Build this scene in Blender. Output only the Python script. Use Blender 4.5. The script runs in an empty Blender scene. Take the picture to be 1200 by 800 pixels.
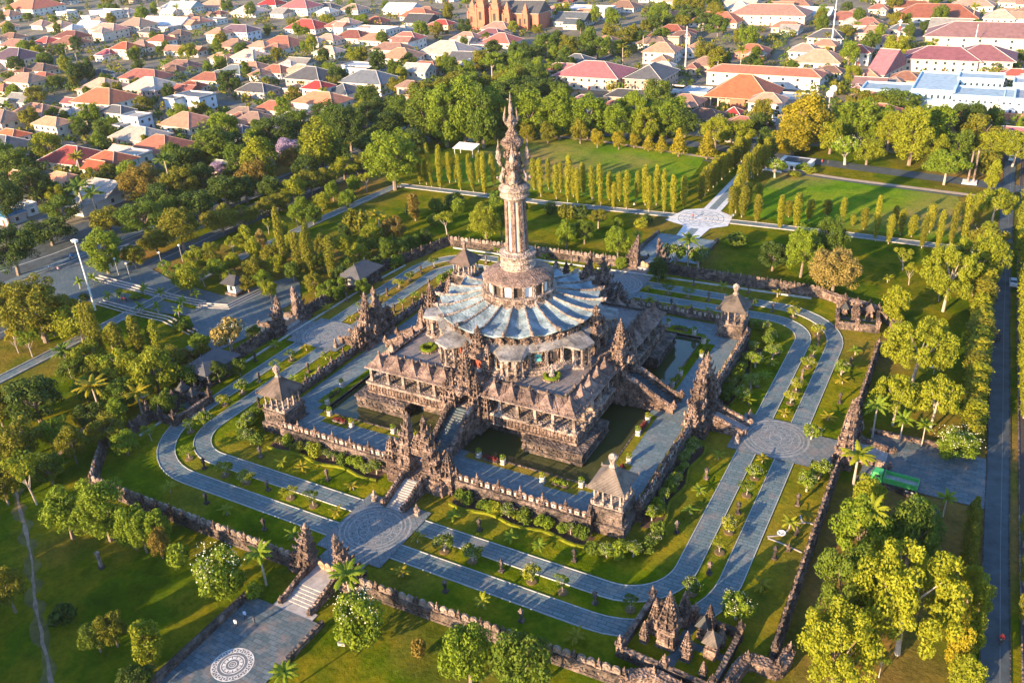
import bpy, math, random
import numpy as np
from mathutils import Vector, Matrix, noise as mnoise

R = math.radians
PI = math.pi
scene = bpy.context.scene
COL = scene.collection
rnd = random.Random(7)

# ---------------------------------------------------------------- camera
CX, CY, CZ = 80.7252, -144.5926, 97.511
YAW, PITCH, ROLL, FPX = 2.09261, 0.48718, -0.05414, 1022.126
_cy, _sy, _cp, _sp = math.cos(YAW), math.sin(YAW), math.cos(PITCH), math.sin(PITCH)
FWD = Vector((_cy*_cp, _sy*_cp, -_sp))
_r = Vector((_sy, -_cy, 0)); _u = _r.cross(FWD)
RT = _r*math.cos(ROLL) + _u*math.sin(ROLL)
UP = _u*math.cos(ROLL) - _r*math.sin(ROLL)
CAMPOS = Vector((CX, CY, CZ))
cam = bpy.data.cameras.new('camera')
camo = bpy.data.objects.new('camera', cam)
COL.objects.link(camo)
camo.matrix_world = Matrix(((RT.x, UP.x, -FWD.x, CX), (RT.y, UP.y, -FWD.y, CY), (RT.z, UP.z, -FWD.z, CZ), (0, 0, 0, 1)))
cam.sensor_fit = 'HORIZONTAL'; cam.sensor_width = 36.0
cam.lens = FPX/1200*36
cam.clip_start = 1.0; cam.clip_end = 6000
scene.camera = camo

def P(u, v, z=0.0):                      # where the sight line of a place in the survey photo meets height z
    d = FWD + RT*((u-600)/FPX) - UP*((v-400)/FPX)
    t = (z-CZ)/d.z
    p = CAMPOS + d*t
    return (p.x, p.y, z)
def px(x, y, z=0.0):
    q = Vector((x, y, z))-CAMPOS; d = q.dot(FWD)
    return (600+FPX*q.dot(RT)/d, 400-FPX*q.dot(UP)/d, FPX/d)
def zat(x, y, v):
    lo, hi = -5., 90.
    for _ in range(40):
        m = (lo+hi)/2
        if px(x, y, m)[1] > v: lo = m
        else: hi = m
    return lo

# ---------------------------------------------------------------- sky, sun, exposure
SUN_AZ, SUN_EL = 72.0, 15.5              # direction the light travels to (from +X), elevation
world = bpy.data.worlds.new('World'); scene.world = world
world.use_nodes = True
wn = world.node_tree.nodes; wl = world.node_tree.links
bg = wn['Background']
sky = wn.new('ShaderNodeTexSky'); sky.sky_type = 'NISHITA'; sky.sun_disc = False
sky.sun_elevation = R(SUN_EL); sky.sun_rotation = R(90-SUN_AZ+180)
sky.air_density = 1.0; sky.dust_density = 0.6; sky.ozone_density = 4.5
wl.new(sky.outputs['Color'], bg.inputs['Color'])
bg.inputs['Strength'].default_value = 0.15
sl = bpy.data.lights.new('sun', 'SUN'); sl.energy = 5.0; sl.angle = R(0.5); sl.color = (1.0, 0.72, 0.42)
so = bpy.data.objects.new('sun', sl); COL.objects.link(so)
so.rotation_euler = Vector((math.cos(R(SUN_AZ)), math.sin(R(SUN_AZ)), -math.tan(R(SUN_EL)))).to_track_quat('-Z', 'Y').to_euler()
so.location = (-200, -400, 300)
vs = scene.view_settings
vs.view_transform = 'Standard'; vs.look = 'None'; vs.gamma = 1.0; vs.use_curve_mapping = False
vs.exposure = 1.72
scene.cycles.max_bounces = 6; scene.cycles.diffuse_bounces = 3; scene.cycles.transparent_max_bounces = 4

# ---------------------------------------------------------------- helpers
class MB:
    """collects shapes for ONE mesh"""
    def __init__(s): s.v = []; s.f = []; s.m = []
    def _add(s, vs_, fs, m=0):
        o = len(s.v); s.v.extend(vs_)
        for f in fs: s.f.append([i+o for i in f]); s.m.append(m)
    def quad(s, a, b, c, d, m=0): s._add([a, b, c, d], [(0, 1, 2, 3)], m)
    def poly(s, pts, m=0): s._add(list(pts), [tuple(range(len(pts)))], m)
    def box(s, c, size, rz=0.0, m=0, top=1.0, topy=None):
        """c = centre of the base; top = scale of the top face"""
        w, d, h = size[0]/2, size[1]/2, size[2]; ty = top if topy is None else topy
        ca, sa = math.cos(rz), math.sin(rz); pts = []
        for z, kx, ky in ((0, 1, 1), (h, top, ty)):
            for x, y in ((-w*kx, -d*ky), (w*kx, -d*ky), (w*kx, d*ky), (-w*kx, d*ky)):
                pts.append((c[0]+x*ca-y*sa, c[1]+x*sa+y*ca, c[2]+z))
        s._add(pts, [(3, 2, 1, 0), (4, 5, 6, 7), (0, 1, 5, 4), (1, 2, 6, 5), (2, 3, 7, 6), (3, 0, 4, 7)], m)
    def pyr(s, c, w, d, h, rz=0.0, m=0):
        ca, sa = math.cos(rz), math.sin(rz)
        pts = [(c[0]+x*ca-y*sa, c[1]+x*sa+y*ca, c[2]) for x, y in ((-w/2, -d/2), (w/2, -d/2), (w/2, d/2), (-w/2, d/2))]
        pts.append((c[0], c[1], c[2]+h))
        s._add(pts, [(3, 2, 1, 0), (0, 1, 4), (1, 2, 4), (2, 3, 4), (3, 0, 4)], m)
    def prism(s, pts, z0, z1, m=0, mt=None):
        n = len(pts)
        vv = [(p[0], p[1], z0) for p in pts]+[(p[0], p[1], z1) for p in pts]
        s._add(vv, [tuple(range(n-1, -1, -1))]+[(i, (i+1) % n, n+(i+1) % n, n+i) for i in range(n)], m)
        s._add([(p[0], p[1], z1) for p in pts], [tuple(range(n))], m if mt is None else mt)
    def lathe(s, prof, n=24, c=(0, 0, 0), m=0, a0=0.0, flute=None):
        vv = []; ff = []
        for r, z in prof:
            for i in range(n):
                a = a0+2*PI*i/n; rr = r*(1 if flute is None else flute(i))
                vv.append((c[0]+rr*math.cos(a), c[1]+rr*math.sin(a), c[2]+z))
        for k in range(len(prof)-1):
            for i in range(n):
                j = (i+1) % n
                ff.append((k*n+i, k*n+j, (k+1)*n+j, (k+1)*n+i))
        ff.append(tuple(range((len(prof)-1)*n, len(prof)*n)))
        ff.append(tuple(range(n-1, -1, -1)))
        s._add(vv, ff, m)
    def tube(s, pts, rads, n=6, m=0):
        vv = []; ff = []; N = len(pts)
        pts = [Vector(p) for p in pts]
        for k, p in enumerate(pts):
            d = (pts[min(k+1, N-1)]-pts[max(k-1, 0)])
            d = d.normalized() if d.length > 1e-6 else Vector((0, 0, 1))
            a = d.cross(Vector((0, 0, 1)) if abs(d.z) < .9 else Vector((1, 0, 0))).normalized(); b = d.cross(a)
            r = rads[k] if hasattr(rads, '__len__') else rads
            for i in range(n):
                t = 2*PI*i/n; q = p+(a*math.cos(t)+b*math.sin(t))*r
                vv.append(tuple(q))
        for k in range(N-1):
            for i in range(n):
                j = (i+1) % n; ff.append((k*n+i, (k+1)*n+i, (k+1)*n+j, k*n+j))
        ff.append(tuple(range(n))); ff.append(tuple(range(N*n-1, (N-1)*n-1, -1)))
        s._add(vv, ff, m)
    def ball(s, c, r, sz=1.0, n=8, k=5, m=0):
        prof = [(max(r*math.sin(PI*i/k), .004), -r*sz*math.cos(PI*i/k)) for i in range(k+1)]
        s.lathe(prof, n, c, m)
    def ring(s, outer, inner, z, m=0):
        n = len(outer)
        vv = [(p[0], p[1], z) for p in outer]+[(p[0], p[1], z) for p in inner]
        s._add(vv, [(i, (i+1) % n, n+(i+1) % n, n+i) for i in range(n)], m)
    def raised_ring(s, outer, inner, z0, z1, m=0):
        n = len(outer)
        vv = [(p[0], p[1], z) for z in (z0, z1) for p in outer]+[(p[0], p[1], z) for z in (z0, z1) for p in inner]
        ff = []
        for i in range(n):
            j = (i+1) % n
            ff += [(n+i, n+j, 3*n+j, 3*n+i), (i, j, n+j, n+i), (2*n+j, 2*n+i, 3*n+i, 3*n+j)]
        s._add(vv, ff, m)
    def mesh(s, name, mats, smooth=False):
        me = bpy.data.meshes.new(name)
        me.from_pydata(s.v, [], s.f)
        for m in (mats if isinstance(mats, (list, tuple)) else [mats]): me.materials.append(m)
        me.polygons.foreach_set('material_index', s.m)
        if smooth: me.polygons.foreach_set('use_smooth', [True]*len(s.f))
        me.update()
        return me
    def build(s, name, mats, parent=None, loc=None, smooth=False, rz=0):
        return put(name, s.mesh(name, mats, smooth), parent, loc, rz)

def put(name, me, parent=None, loc=None, rz=0, scale=None, mat=None):
    o = bpy.data.objects.new(name, me); COL.objects.link(o)
    if parent is not None: o.parent = parent
    if loc is not None: o.location = loc
    if rz: o.rotation_euler = (0, 0, rz)
    if scale is not None: o.scale = scale
    if mat is not None:
        o.material_slots[0].link = 'OBJECT'; o.material_slots[0].material = mat
    return o
def tag(o, label, cat, group=None, kind=None):
    o['label'] = label; o['category'] = cat
    if group: o['group'] = group
    if kind: o['kind'] = kind
    return o
def thing(name, label, cat, loc=(0, 0, 0), rz=0, group=None, scale=None):
    o = bpy.data.objects.new(name, None); COL.objects.link(o)
    o.empty_display_size = .3
    o.location = loc; o.rotation_euler = (0, 0, rz)
    if scale is not None: o.scale = scale
    return tag(o, label, cat, group)
def struct(name, mb, mats, smooth=False):
    o = mb.build(name, mats, smooth=smooth); o['kind'] = 'structure'; return o

PENDING = []                             # things whose label needs a place among their like
ORD = ('first second third fourth fifth sixth seventh eighth ninth tenth eleventh twelfth thirteenth fourteenth fifteenth sixteenth '
       'seventeenth eighteenth nineteenth twentieth').split()
def ordinal(i):
    if i < 20: return ORD[i]
    tens = ['twenty', 'thirty', 'forty', 'fifty', 'sixty'][(i+1)//10-2]
    return tens+'-'+ORD[(i+1) % 10-1] if (i+1) % 10 else {20: 'twentieth', 30: 'thirtieth', 40: 'fortieth', 50: 'fiftieth'}[i+1]
def pend(o, desc, where): PENDING.append((o, desc, where)); return o
def settle_labels():
    sets = {}
    for o, d, w in PENDING: sets.setdefault((d, w), []).append(o)
    for (d, w), os_ in sets.items():
        if len(os_) == 1: os_[0]['label'] = d+' '+w; continue
        os_.sort(key=lambda o: px(*o.location)[0])
        n = len(os_)
        for i, o in enumerate(os_):
            if i == 0: t = 'leftmost'
            elif i == n-1: t = 'rightmost'
            elif i < n/2: t = ordinal(i)+' from left'
            else: t = ordinal(n-1-i)+' from right'
            o['label'] = d+' '+w+', '+t

# ---------------------------------------------------------------- materials
def new_mat(name):
    m = bpy.data.materials.new(name); m.use_nodes = True
    nt = m.node_tree; b = nt.nodes['Principled BSDF']
    return m, nt, b
def N(nt, t, **kw):
    n = nt.nodes.new(t)
    for k, v in kw.items():
        if k in n.inputs: n.inputs[k].default_value = v
        else: setattr(n, k, v)
    return n
def ramp(nt, fac, stops):
    r = nt.nodes.new('ShaderNodeValToRGB'); cr = r.color_ramp
    while len(cr.elements) > 1: cr.elements.remove(cr.elements[-1])
    for i, (p, c) in enumerate(stops):
        e = cr.elements[0] if i == 0 else cr.elements.new(p)
        e.position = p; e.color = (*c, 1)
    nt.links.new(fac, r.inputs[0]); return r.outputs[0]
def coords(nt, kind='world'):
    if kind == 'world':
        return nt.nodes.new('ShaderNodeNewGeometry').outputs['Position']
    return nt.nodes.new('ShaderNodeTexCoord').outputs['Object']
def noisy(nt, co, scale, detail=4, rough=.6):
    n = N(nt, 'ShaderNodeTexNoise', Scale=scale, Detail=detail, Roughness=rough)
    nt.links.new(co, n.inputs['Vector']); return n.outputs['Fac']
def mix(nt, fac, a, b, mode='MIX'):
    n = nt.nodes.new('ShaderNodeMix'); n.data_type = 'RGBA'; n.blend_type = mode
    for s, val in ((n.inputs[0], fac), (n.inputs[6], a), (n.inputs[7], b)):
        if isinstance(val, (int, float)): s.default_value = val
        elif isinstance(val, tuple): s.default_value = (*val, 1)
        else: nt.links.new(val, s)
    return n.outputs[2]
def bump(nt, b, h, strength, dist):
    n = N(nt, 'ShaderNodeBump', Strength=strength, Distance=dist)
    nt.links.new(h, n.inputs['Height']); nt.links.new(n.outputs[0], b.inputs['Normal'])

def mat_stone(name, dark, mid, light, s1=.9, s2=3.5, bd=.35, rough=.9, patch=.12, course=0.0, seam=0.0):
    m, nt, b = new_mat(name); co = coords(nt)
    n1 = noisy(nt, co, s1, 6, .7); n2 = noisy(nt, co, patch, 3, .5)
    v = N(nt, 'ShaderNodeTexVoronoi', Scale=s2); nt.links.new(co, v.inputs['Vector'])
    c = ramp(nt, n1, [(.33, dark), (.47, mid), (.62, light)])
    c2 = ramp(nt, n2, [(.4, tuple(x*.55 for x in mid)), (.58, (1, 1, 1))])
    c = mix(nt, .55, c, c2, 'MULTIPLY')
    if course:
        sx = nt.nodes.new('ShaderNodeSeparateXYZ'); nt.links.new(co, sx.inputs[0])
        ad = N(nt, 'ShaderNodeMath', operation='ADD'); nt.links.new(sx.outputs[0], ad.inputs[0]); nt.links.new(sx.outputs[1], ad.inputs[1])
        cb = nt.nodes.new('ShaderNodeCombineXYZ'); nt.links.new(ad.outputs[0], cb.inputs[0]); nt.links.new(sx.outputs[2], cb.inputs[1])
        br = N(nt, 'ShaderNodeTexBrick', Scale=1.0); br.inputs['Brick Width'].default_value = course*2.2; br.inputs['Row Height'].default_value = course; br.inputs['Mortar Size'].default_value = course*.09
        br.inputs['Color1'].default_value = (1, 1, 1, 1); br.inputs['Color2'].default_value = (.72, .72, .72, 1); br.inputs['Mortar'].default_value = (.3, .3, .3, 1)
        nt.links.new(cb.outputs[0], br.inputs['Vector']); c = mix(nt, .8, c, br.outputs['Color'], 'MULTIPLY')
    if seam:
        w = N(nt, 'ShaderNodeTexWave', Scale=1/seam, Distortion=1.2, Detail=2.0); w.bands_direction = 'Z'; nt.links.new(co, w.inputs['Vector'])
        c = mix(nt, .7, c, ramp(nt, w.outputs['Fac'], [(.05, (.45, .45, .45)), (.35, (1, 1, 1))]), 'MULTIPLY')
    nt.links.new(c, b.inputs['Base Color']); b.inputs['Roughness'].default_value = rough
    h = N(nt, 'ShaderNodeMath', operation='ADD'); nt.links.new(n1, h.inputs[0]); nt.links.new(v.outputs['Distance'], h.inputs[1])
    bump(nt, b, h.outputs[0], 1.0, bd)
    return m
def mat_plain(name, col, rough=.6, var=.15, scale=1.5, metal=0.0, bd=0.0):
    m, nt, b = new_mat(name); co = coords(nt)
    n1 = noisy(nt, co, scale, 5, .6)
    c = ramp(nt, n1, [(.3, tuple(x*(1-var) for x in col)), (.7, tuple(min(1, x*(1+var)) for x in col))])
    nt.links.new(c, b.inputs['Base Color']); b.inputs['Roughness'].default_value = rough; b.inputs['Metallic'].default_value = metal
    if bd: bump(nt, b, n1, .6, bd)
    return m
def mat_pavers(name, c1, c2, mortar, bw=1.2, bh=.6, rot=0.0, wear=(.25, .2, .17), wearamt=.5):
    m, nt, b = new_mat(name); co = coords(nt)
    mp = N(nt, 'ShaderNodeMapping'); mp.inputs['Rotation'].default_value = (0, 0, rot); nt.links.new(co, mp.inputs['Vector'])
    br = N(nt, 'ShaderNodeTexBrick', Scale=1.0); br.offset = .5
    br.inputs['Brick Width'].default_value = bw; br.inputs['Row Height'].default_value = bh; br.inputs['Mortar Size'].default_value = .05
    br.inputs['Color1'].default_value = (*c1, 1); br.inputs['Color2'].default_value = (*c2, 1); br.inputs['Mortar'].default_value = (*mortar, 1)
    br.inputs['Bias'].default_value = -.1
    nt.links.new(mp.outputs[0], br.inputs['Vector'])
    n1 = noisy(nt, co, .35, 5, .65); n2 = noisy(nt, co, 2.2, 4, .6)
    f = ramp(nt, n1, [(.48, (0, 0, 0)), (.66, (1, 1, 1))])
    f2 = N(nt, 'ShaderNodeMath', operation='MULTIPLY'); nt.links.new(f, f2.inputs[0]); f2.inputs[1].default_value = wearamt
    c = mix(nt, f2.outputs[0], br.outputs['Color'], wear)
    v = ramp(nt, n2, [(.3, (.72, .72, .72)), (.7, (1.2, 1.2, 1.2))])
    c = mix(nt, 1.0, c, v, 'MULTIPLY')
    nt.links.new(c, b.inputs['Base Color']); b.inputs['Roughness'].default_value = .72
    bump(nt, b, n2, .4, .05)
    return m
def mat_grass(name, lush, dry_lit, bare, s=.05, barep=.66):
    m, nt, b = new_mat(name); co = coords(nt)
    n1 = noisy(nt, co, s, 5, .6); n2 = noisy(nt, co, 1.3, 6, .75); n3 = noisy(nt, co, .017, 3, .5)
    c = ramp(nt, n1, [(.36, tuple(x*.72 for x in lush)), (.46, lush), (.56, dry_lit), (.66, tuple(x*.85 for x in lush))])  # wide tone contrast also puts mottled shade and lit patches into the grass
    f = ramp(nt, n3, [(barep-.08, (0, 0, 0)), (barep+.06, (1, 1, 1))])
    c = mix(nt, f, c, bare)
    n4 = noisy(nt, co, .22, 7, .7); c = mix(nt, 1.0, c, ramp(nt, n4, [(.32, (.62, .7, .6)), (.48, (1, 1, 1)), (.62, (1.25, 1.12, 1.0)), (.74, (1.5, 1.15, 1.1))]), 'MULTIPLY')
    v = ramp(nt, n2, [(.25, (.55, .6, .5)), (.55, (1, 1, 1)), (.8, (1.4, 1.35, 1.2))])
    c = mix(nt, 1.0, c, v, 'MULTIPLY')
    nt.links.new(c, b.inputs['Base Color']); b.inputs['Roughness'].default_value = 1.0
    b.inputs['Specular IOR Level'].default_value = 0.
    bump(nt, b, n2, 1.0, .25)
    return m
def mat_leaf(name, a, bcol, trans=.3):
    m, nt, b = new_mat(name)
    g = nt.nodes.new('ShaderNodeNewGeometry'); oi = nt.nodes.new('ShaderNodeObjectInfo')
    mx = N(nt, 'ShaderNodeMath', operation='MULTIPLY_ADD'); nt.links.new(oi.outputs['Random'], mx.inputs[0]); mx.inputs[1].default_value = .45
    nt.links.new(g.outputs['Random Per Island'], mx.inputs[2])
    ml = N(nt, 'ShaderNodeMath', operation='MULTIPLY'); nt.links.new(mx.outputs[0], ml.inputs[0]); ml.inputs[1].default_value = .69
    c = ramp(nt, ml.outputs[0], [(.0, a), (1.0, bcol)])
    nt.links.new(c, b.inputs['Base Color']); b.inputs['Roughness'].default_value = .6; b.inputs['Specular IOR Level'].default_value = .12
    t = nt.nodes.new('ShaderNodeBsdfTranslucent'); nt.links.new(c, t.inputs['Color'])
    ms = nt.nodes.new('ShaderNodeMixShader'); ms.inputs[0].default_value = trans
    nt.links.new(b.outputs[0], ms.inputs[1]); nt.links.new(t.outputs[0], ms.inputs[2])
    nt.links.new(ms.outputs[0], nt.nodes['Material Output'].inputs['Surface'])
    return m
def mat_tiles(name, col, var=.22, period=.45, bd=.12):
    """roof tiles in rows down the slope, weathered"""
    m, nt, b = new_mat(name); co = coords(nt)
    w = N(nt, 'ShaderNodeTexWave', Scale=1/period, Distortion=.6, Detail=1.0); w.bands_direction = 'Z'
    nt.links.new(co, w.inputs['Vector'])
    oi = nt.nodes.new('ShaderNodeObjectInfo')
    n1 = noisy(nt, co, .5, 5, .65)
    c = ramp(nt, n1, [(.28, tuple(x*(1-var*1.6) for x in col)), (.5, col), (.75, tuple(min(1, x*(1+var)) for x in col))])
    hs = N(nt, 'ShaderNodeHueSaturation'); nt.links.new(c, hs.inputs['Color'])
    fr_ = N(nt, 'ShaderNodeMath', operation='MULTIPLY'); nt.links.new(oi.outputs['Random'], fr_.inputs[0]); fr_.inputs[1].default_value = 7.31
    ff = N(nt, 'ShaderNodeMath', operation='FRACT'); nt.links.new(fr_.outputs[0], ff.inputs[0])
    mh = N(nt, 'ShaderNodeMapRange'); nt.links.new(ff.outputs[0], mh.inputs[0]); mh.inputs[3].default_value = .48; mh.inputs[4].default_value = .52; nt.links.new(mh.outputs[0], hs.inputs['Hue'])
    ms_ = N(nt, 'ShaderNodeMapRange'); nt.links.new(ff.outputs[0], ms_.inputs[0]); ms_.inputs[3].default_value = 1.1; ms_.inputs[4].default_value = .65; nt.links.new(ms_.outputs[0], hs.inputs['Saturation'])
    mr = N(nt, 'ShaderNodeMapRange'); nt.links.new(oi.outputs['Random'], mr.inputs[0]); mr.inputs[3].default_value = .5; mr.inputs[4].default_value = 1.12
    nt.links.new(mr.outputs[0], hs.inputs['Value'])
    nt.links.new(hs.outputs[0], b.inputs['Base Color']); b.inputs['Roughness'].default_value = .8
    bump(nt, b, w.outputs['Fac'], .7, bd)
    return m

M = {}
M['carved'] = mat_stone('carved_sandstone', (.024, .019, .018), (.20, .13, .10), (.47, .325, .255), .8, 2.2, .5, .9, .18, .55)
M['carved_dark'] = mat_stone('dark_and_shaded_carved_stone', (.025, .02, .02), (.13, .09, .075), (.36, .25, .2), .9, 2.4, .45)  # darker copy of the carved stone; holds the back gates' shade in its colour
M['wallstone'] = mat_stone('weathered_wall_stone', (.02, .018, .018), (.115, .084, .07), (.28, .20, .16), .7, 1.8, .35, .9, .2, .5)
M['pale'] = mat_stone('pale_worn_stone', (.07, .055, .05), (.27, .205, .17), (.44, .345, .29), .8, 2.5, .25)
M['shaft'] = mat_stone('shaft_rib_stone', (.04, .028, .024), (.17, .105, .08), (.30, .20, .16), .9, 2.5, .2)
M['panel'] = mat_plain('tower_panel_plaster', (.46, .40, .35), .7, .25, .9)
M['white'] = mat_plain('white_plaster', (.72, .70, .66), .7, .12, .6)
M['lowroof'] = mat_stone('grey_flat_roof', (.12, .115, .115), (.24, .225, .215), (.34, .315, .295), .5, 2.0, .06, .8, .3)
M['umbrella'] = mat_stone('grey_umbrella_roofing', (.17, .235, .27), (.225, .30, .335), (.31, .355, .37), .55, 2.0, .1, .65, .35, 0, .22)
M['stepstone'] = mat_plain('worn_step_stone', (.34, .31, .29), .85, .3, 1.)
M['deck'] = mat_pavers('dark_deck_paving', (.15, .135, .13), (.2, .175, .165), (.07, .06, .06), 1.6, .8, 0, (.28, .2, .17), .5)
M['thatch'] = mat_tiles('brown_shingle_roof', (.16, .105, .08), .45, .5, .15)
M['cap'] = mat_stone('cap_roof_stone', (.06, .042, .036), (.19, .125, .10), (.30, .205, .165), 1.0, 3., .15)
M['road'] = mat_pavers('blue_grey_stone_paving', (.085, .132, .142), (.135, .188, .195), (.04, .05, .05), 2.0, .75, 0, (.27, .2, .165), .45)
M['court'] = mat_pavers('court_stone_paving', (.085, .135, .155), (.135, .19, .205), (.085, .085, .08), 1.5, 1.0, 0, (.22, .19, .17), .4)
M['plaza'] = mat_pavers('dark_plaza_paving', (.055, .09, .105), (.12, .155, .17), (.06, .06, .06), 1.5, .75, 0, (.21, .155, .125), .75)
M['asphalt'] = mat_plain('worn_asphalt', (.046, .06, .066), .85, .4, .35, 0, .02)
M['bitumen'] = mat_pavers('blue_grey_drive', (.06, .09, .10), (.08, .112, .125), (.045, .055, .06), 2.4, 1.2, .6, (.16, .14, .13), .4)
M['kerb'] = mat_plain('pale_kerbstone', (.38, .38, .36), .8, .2, 1.2)
M['line'] = mat_plain('worn_road_paint', (.55, .55, .52), .7, .25, 3.)
M['dirt'] = mat_plain('trodden_earth', (.24, .165, .11), 1., .35, .7, 0, .05)
M['grass'] = mat_grass('park_grass', (.072, .112, .004), (.155, .14, .008), (.20, .125, .035), .05, .57)
M['garden'] = mat_grass('garden_grass', (.10, .14, .004), (.19, .175, .008), (.21, .15, .025), .09, .58)
M['field'] = mat_grass('field_grass', (.105, .205, .01), (.16, .215, .014), (.24, .18, .06), .03, .57)
M['townground'] = mat_plain('town_ground', (.15, .125, .08), 1., .45, .05, 0, .0)
M['bark'] = mat_plain('grey_brown_bark', (.2, .15, .11), .9, .3, 3.)
M['palebark'] = mat_plain('pale_bark', (.36, .3, .24), .9, .25, 3.)
L_ = M
M['leaf_yellow'] = mat_leaf('yellow_green_leaves', (.145, .18, .012), (.30, .30, .018), .3)
M['leaf_lime'] = mat_leaf('bright_green_leaves', (.10, .165, .012), (.23, .28, .02), .32)
M['leaf_green'] = mat_leaf('green_leaves', (.060, .115, .012), (.14, .175, .018), .28)
M['leaf_dark'] = mat_leaf('dark_green_leaves', (.032, .068, .012), (.085, .115, .016), .24)
M['leaf_olive'] = mat_leaf('olive_leaves', (.10, .12, .012), (.24, .21, .018), .28)
M['leaf_cypress'] = mat_leaf('cypress_leaves', (.13, .155, .012), (.34, .30, .018), .25)
M['leaf_gold'] = mat_leaf('golden_leaves', (.19, .17, .012), (.36, .29, .018), .3)
M['leaf_rust'] = mat_leaf('russet_leaves', (.14, .10, .02), (.25, .18, .03), .28)
M['leaf_pink'] = mat_leaf('pinkish_leaves', (.18, .145, .03), (.33, .24, .07), .28)
M['leaf_violet'] = mat_leaf('violet_blossom', (.28, .2, .33), (.4, .32, .42), .28)
M['leaf_red'] = mat_leaf('dark_red_leaves', (.12, .02, .02), (.22, .045, .035), .25)
M['blossom'] = mat_plain('cream_blossom', (.78, .72, .5), .6, .1, 3.)
M['water'] = None
m, nt, b = new_mat('moat_water'); co = coords(nt)
b.inputs['Base Color'].default_value = (.05, .055, .018, 1); b.inputs['Roughness'].default_value = .07
n1 = noisy(nt, co, 1.2, 3, .5); bump(nt, b, n1, .15, .05); M['water'] = m
m, nt, b = new_mat('window_glass'); b.inputs['Base Color'].default_value = (.03, .045, .055, 1); b.inputs['Roughness'].default_value = .12; M['glass'] = m
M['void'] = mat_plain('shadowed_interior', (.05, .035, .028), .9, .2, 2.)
M['redpanel'] = mat_plain('red_door_wood', (.25, .05, .03), .6, .2, 2.)
M['teal'] = mat_plain('teal_door_panel', (.10, .36, .33), .5, .15, 2.)
M['metal'] = mat_plain('galvanised_metal', (.55, .55, .53), .45, .1, 2., .4)
M['black'] = mat_plain('black_rubber', (.03, .03, .03), .7, .1, 2.)
def wallm(n, c): M[n] = mat_plain(n+'_wall_paint', c, .8, .14, .35)
for n, c in (('cream', (.58, .48, .38)), ('whitewash', (.64, .6, .54)), ('bluewhite', (.5, .56, .62)), ('tan', (.42, .3, .22)), ('grey', (.34, .34, .34)),
             ('skyblue', (.42, .58, .68)), ('brick', (.36, .13, .075)), ('pinkwall', (.5, .33, .27)), ('greenwall', (.32, .5, .45))): wallm(n, c)
for n, c in (('terracotta', (.50, .19, .095)), ('orange', (.56, .20, .075)), ('salmon', (.55, .30, .21)), ('brown', (.23, .10, .065)), ('rust', (.33, .12, .06)),
             ('crimson', (.42, .075, .075)), ('mauve', (.33, .125, .125)), ('purple', (.13, .075, .10)), ('slate', (.10, .125, .15)), ('charcoal', (.075, .075, .085)),
             ('greyroof', (.36, .33, .30)), ('beige', (.50, .42, .34)), ('bluesteel', (.36, .46, .54)), ('whiteroof', (.62, .62, .6)), ('redroof', (.46, .11, .06)), ('tarpblue', (.05, .22, .55))):
    M['r_'+n] = mat_tiles(n+'_roof', c)

# ================================================================ THE SETTING: ground, roads, paths
def rsq(h, rad, n=10):                   # rounded square outline, half size h
    out = []
    for k, (sx, sy) in enumerate(((1, 1), (-1, 1), (-1, -1), (1, -1))):
        for i in range(n+1):
            a = PI/2*k+PI/2*i/n
            out.append((sx*(h-rad)+rad*math.cos(a), sy*(h-rad)+rad*math.sin(a)))
    return out
def circ(r, c=(0, 0), n=48): return [(c[0]+r*math.cos(2*PI*i/n), c[1]+r*math.sin(2*PI*i/n)) for i in range(n)]
def offset_line(pts, off):
    out = []
    for i, p in enumerate(pts):
        a = pts[max(i-1, 0)]; b = pts[min(i+1, len(pts)-1)]
        dx, dy = b[0]-a[0], b[1]-a[1]; l = math.hypot(dx, dy) or 1
        out.append((p[0]-dy/l*off, p[1]+dx/l*off))
    return out
def strip(mb, pts, w, z, m=0, off=0.0):
    a = offset_line(pts, off+w/2); b = offset_line(pts, off-w/2)
    for i in range(len(pts)-1):
        mb.quad((*b[i], z), (*b[i+1], z), (*a[i+1], z), (*a[i], z), m)
def kerb(mb, pts, w, z0, z1, off=0.0, m=0):
    a = offset_line(pts, off+w/2); b = offset_line(pts, off-w/2)
    for i in range(len(pts)-1):
        A, B, C, D = b[i], b[i+1], a[i+1], a[i]
        mb._add([(*A, z0), (*B, z0), (*C, z0), (*D, z0), (*A, z1), (*B, z1), (*C, z1), (*D, z1)],
                [(4, 5, 6, 7), (0, 1, 5, 4), (2, 3, 7, 6), (1, 2, 6, 5), (3, 0, 4, 7)], m)
def smooth_line(pts, n=4):
    out = []
    for i in range(len(pts)-1):
        p0 = pts[max(i-1, 0)]; p1 = pts[i]; p2 = pts[i+1]; p3 = pts[min(i+2, len(pts)-1)]
        for k in range(n):
            t = k/n
            out.append(tuple(.5*(2*p1[j]+(p2[j]-p0[j])*t+(2*p0[j]-5*p1[j]+4*p2[j]-p3[j])*t*t+(3*p1[j]-p0[j]-3*p2[j]+p3[j])*t**3) for j in (0, 1)))
    out.append(tuple(pts[-1][:2])); return out
def pl(*uv): return [P(u, v)[:2] for u, v in uv]

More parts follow.
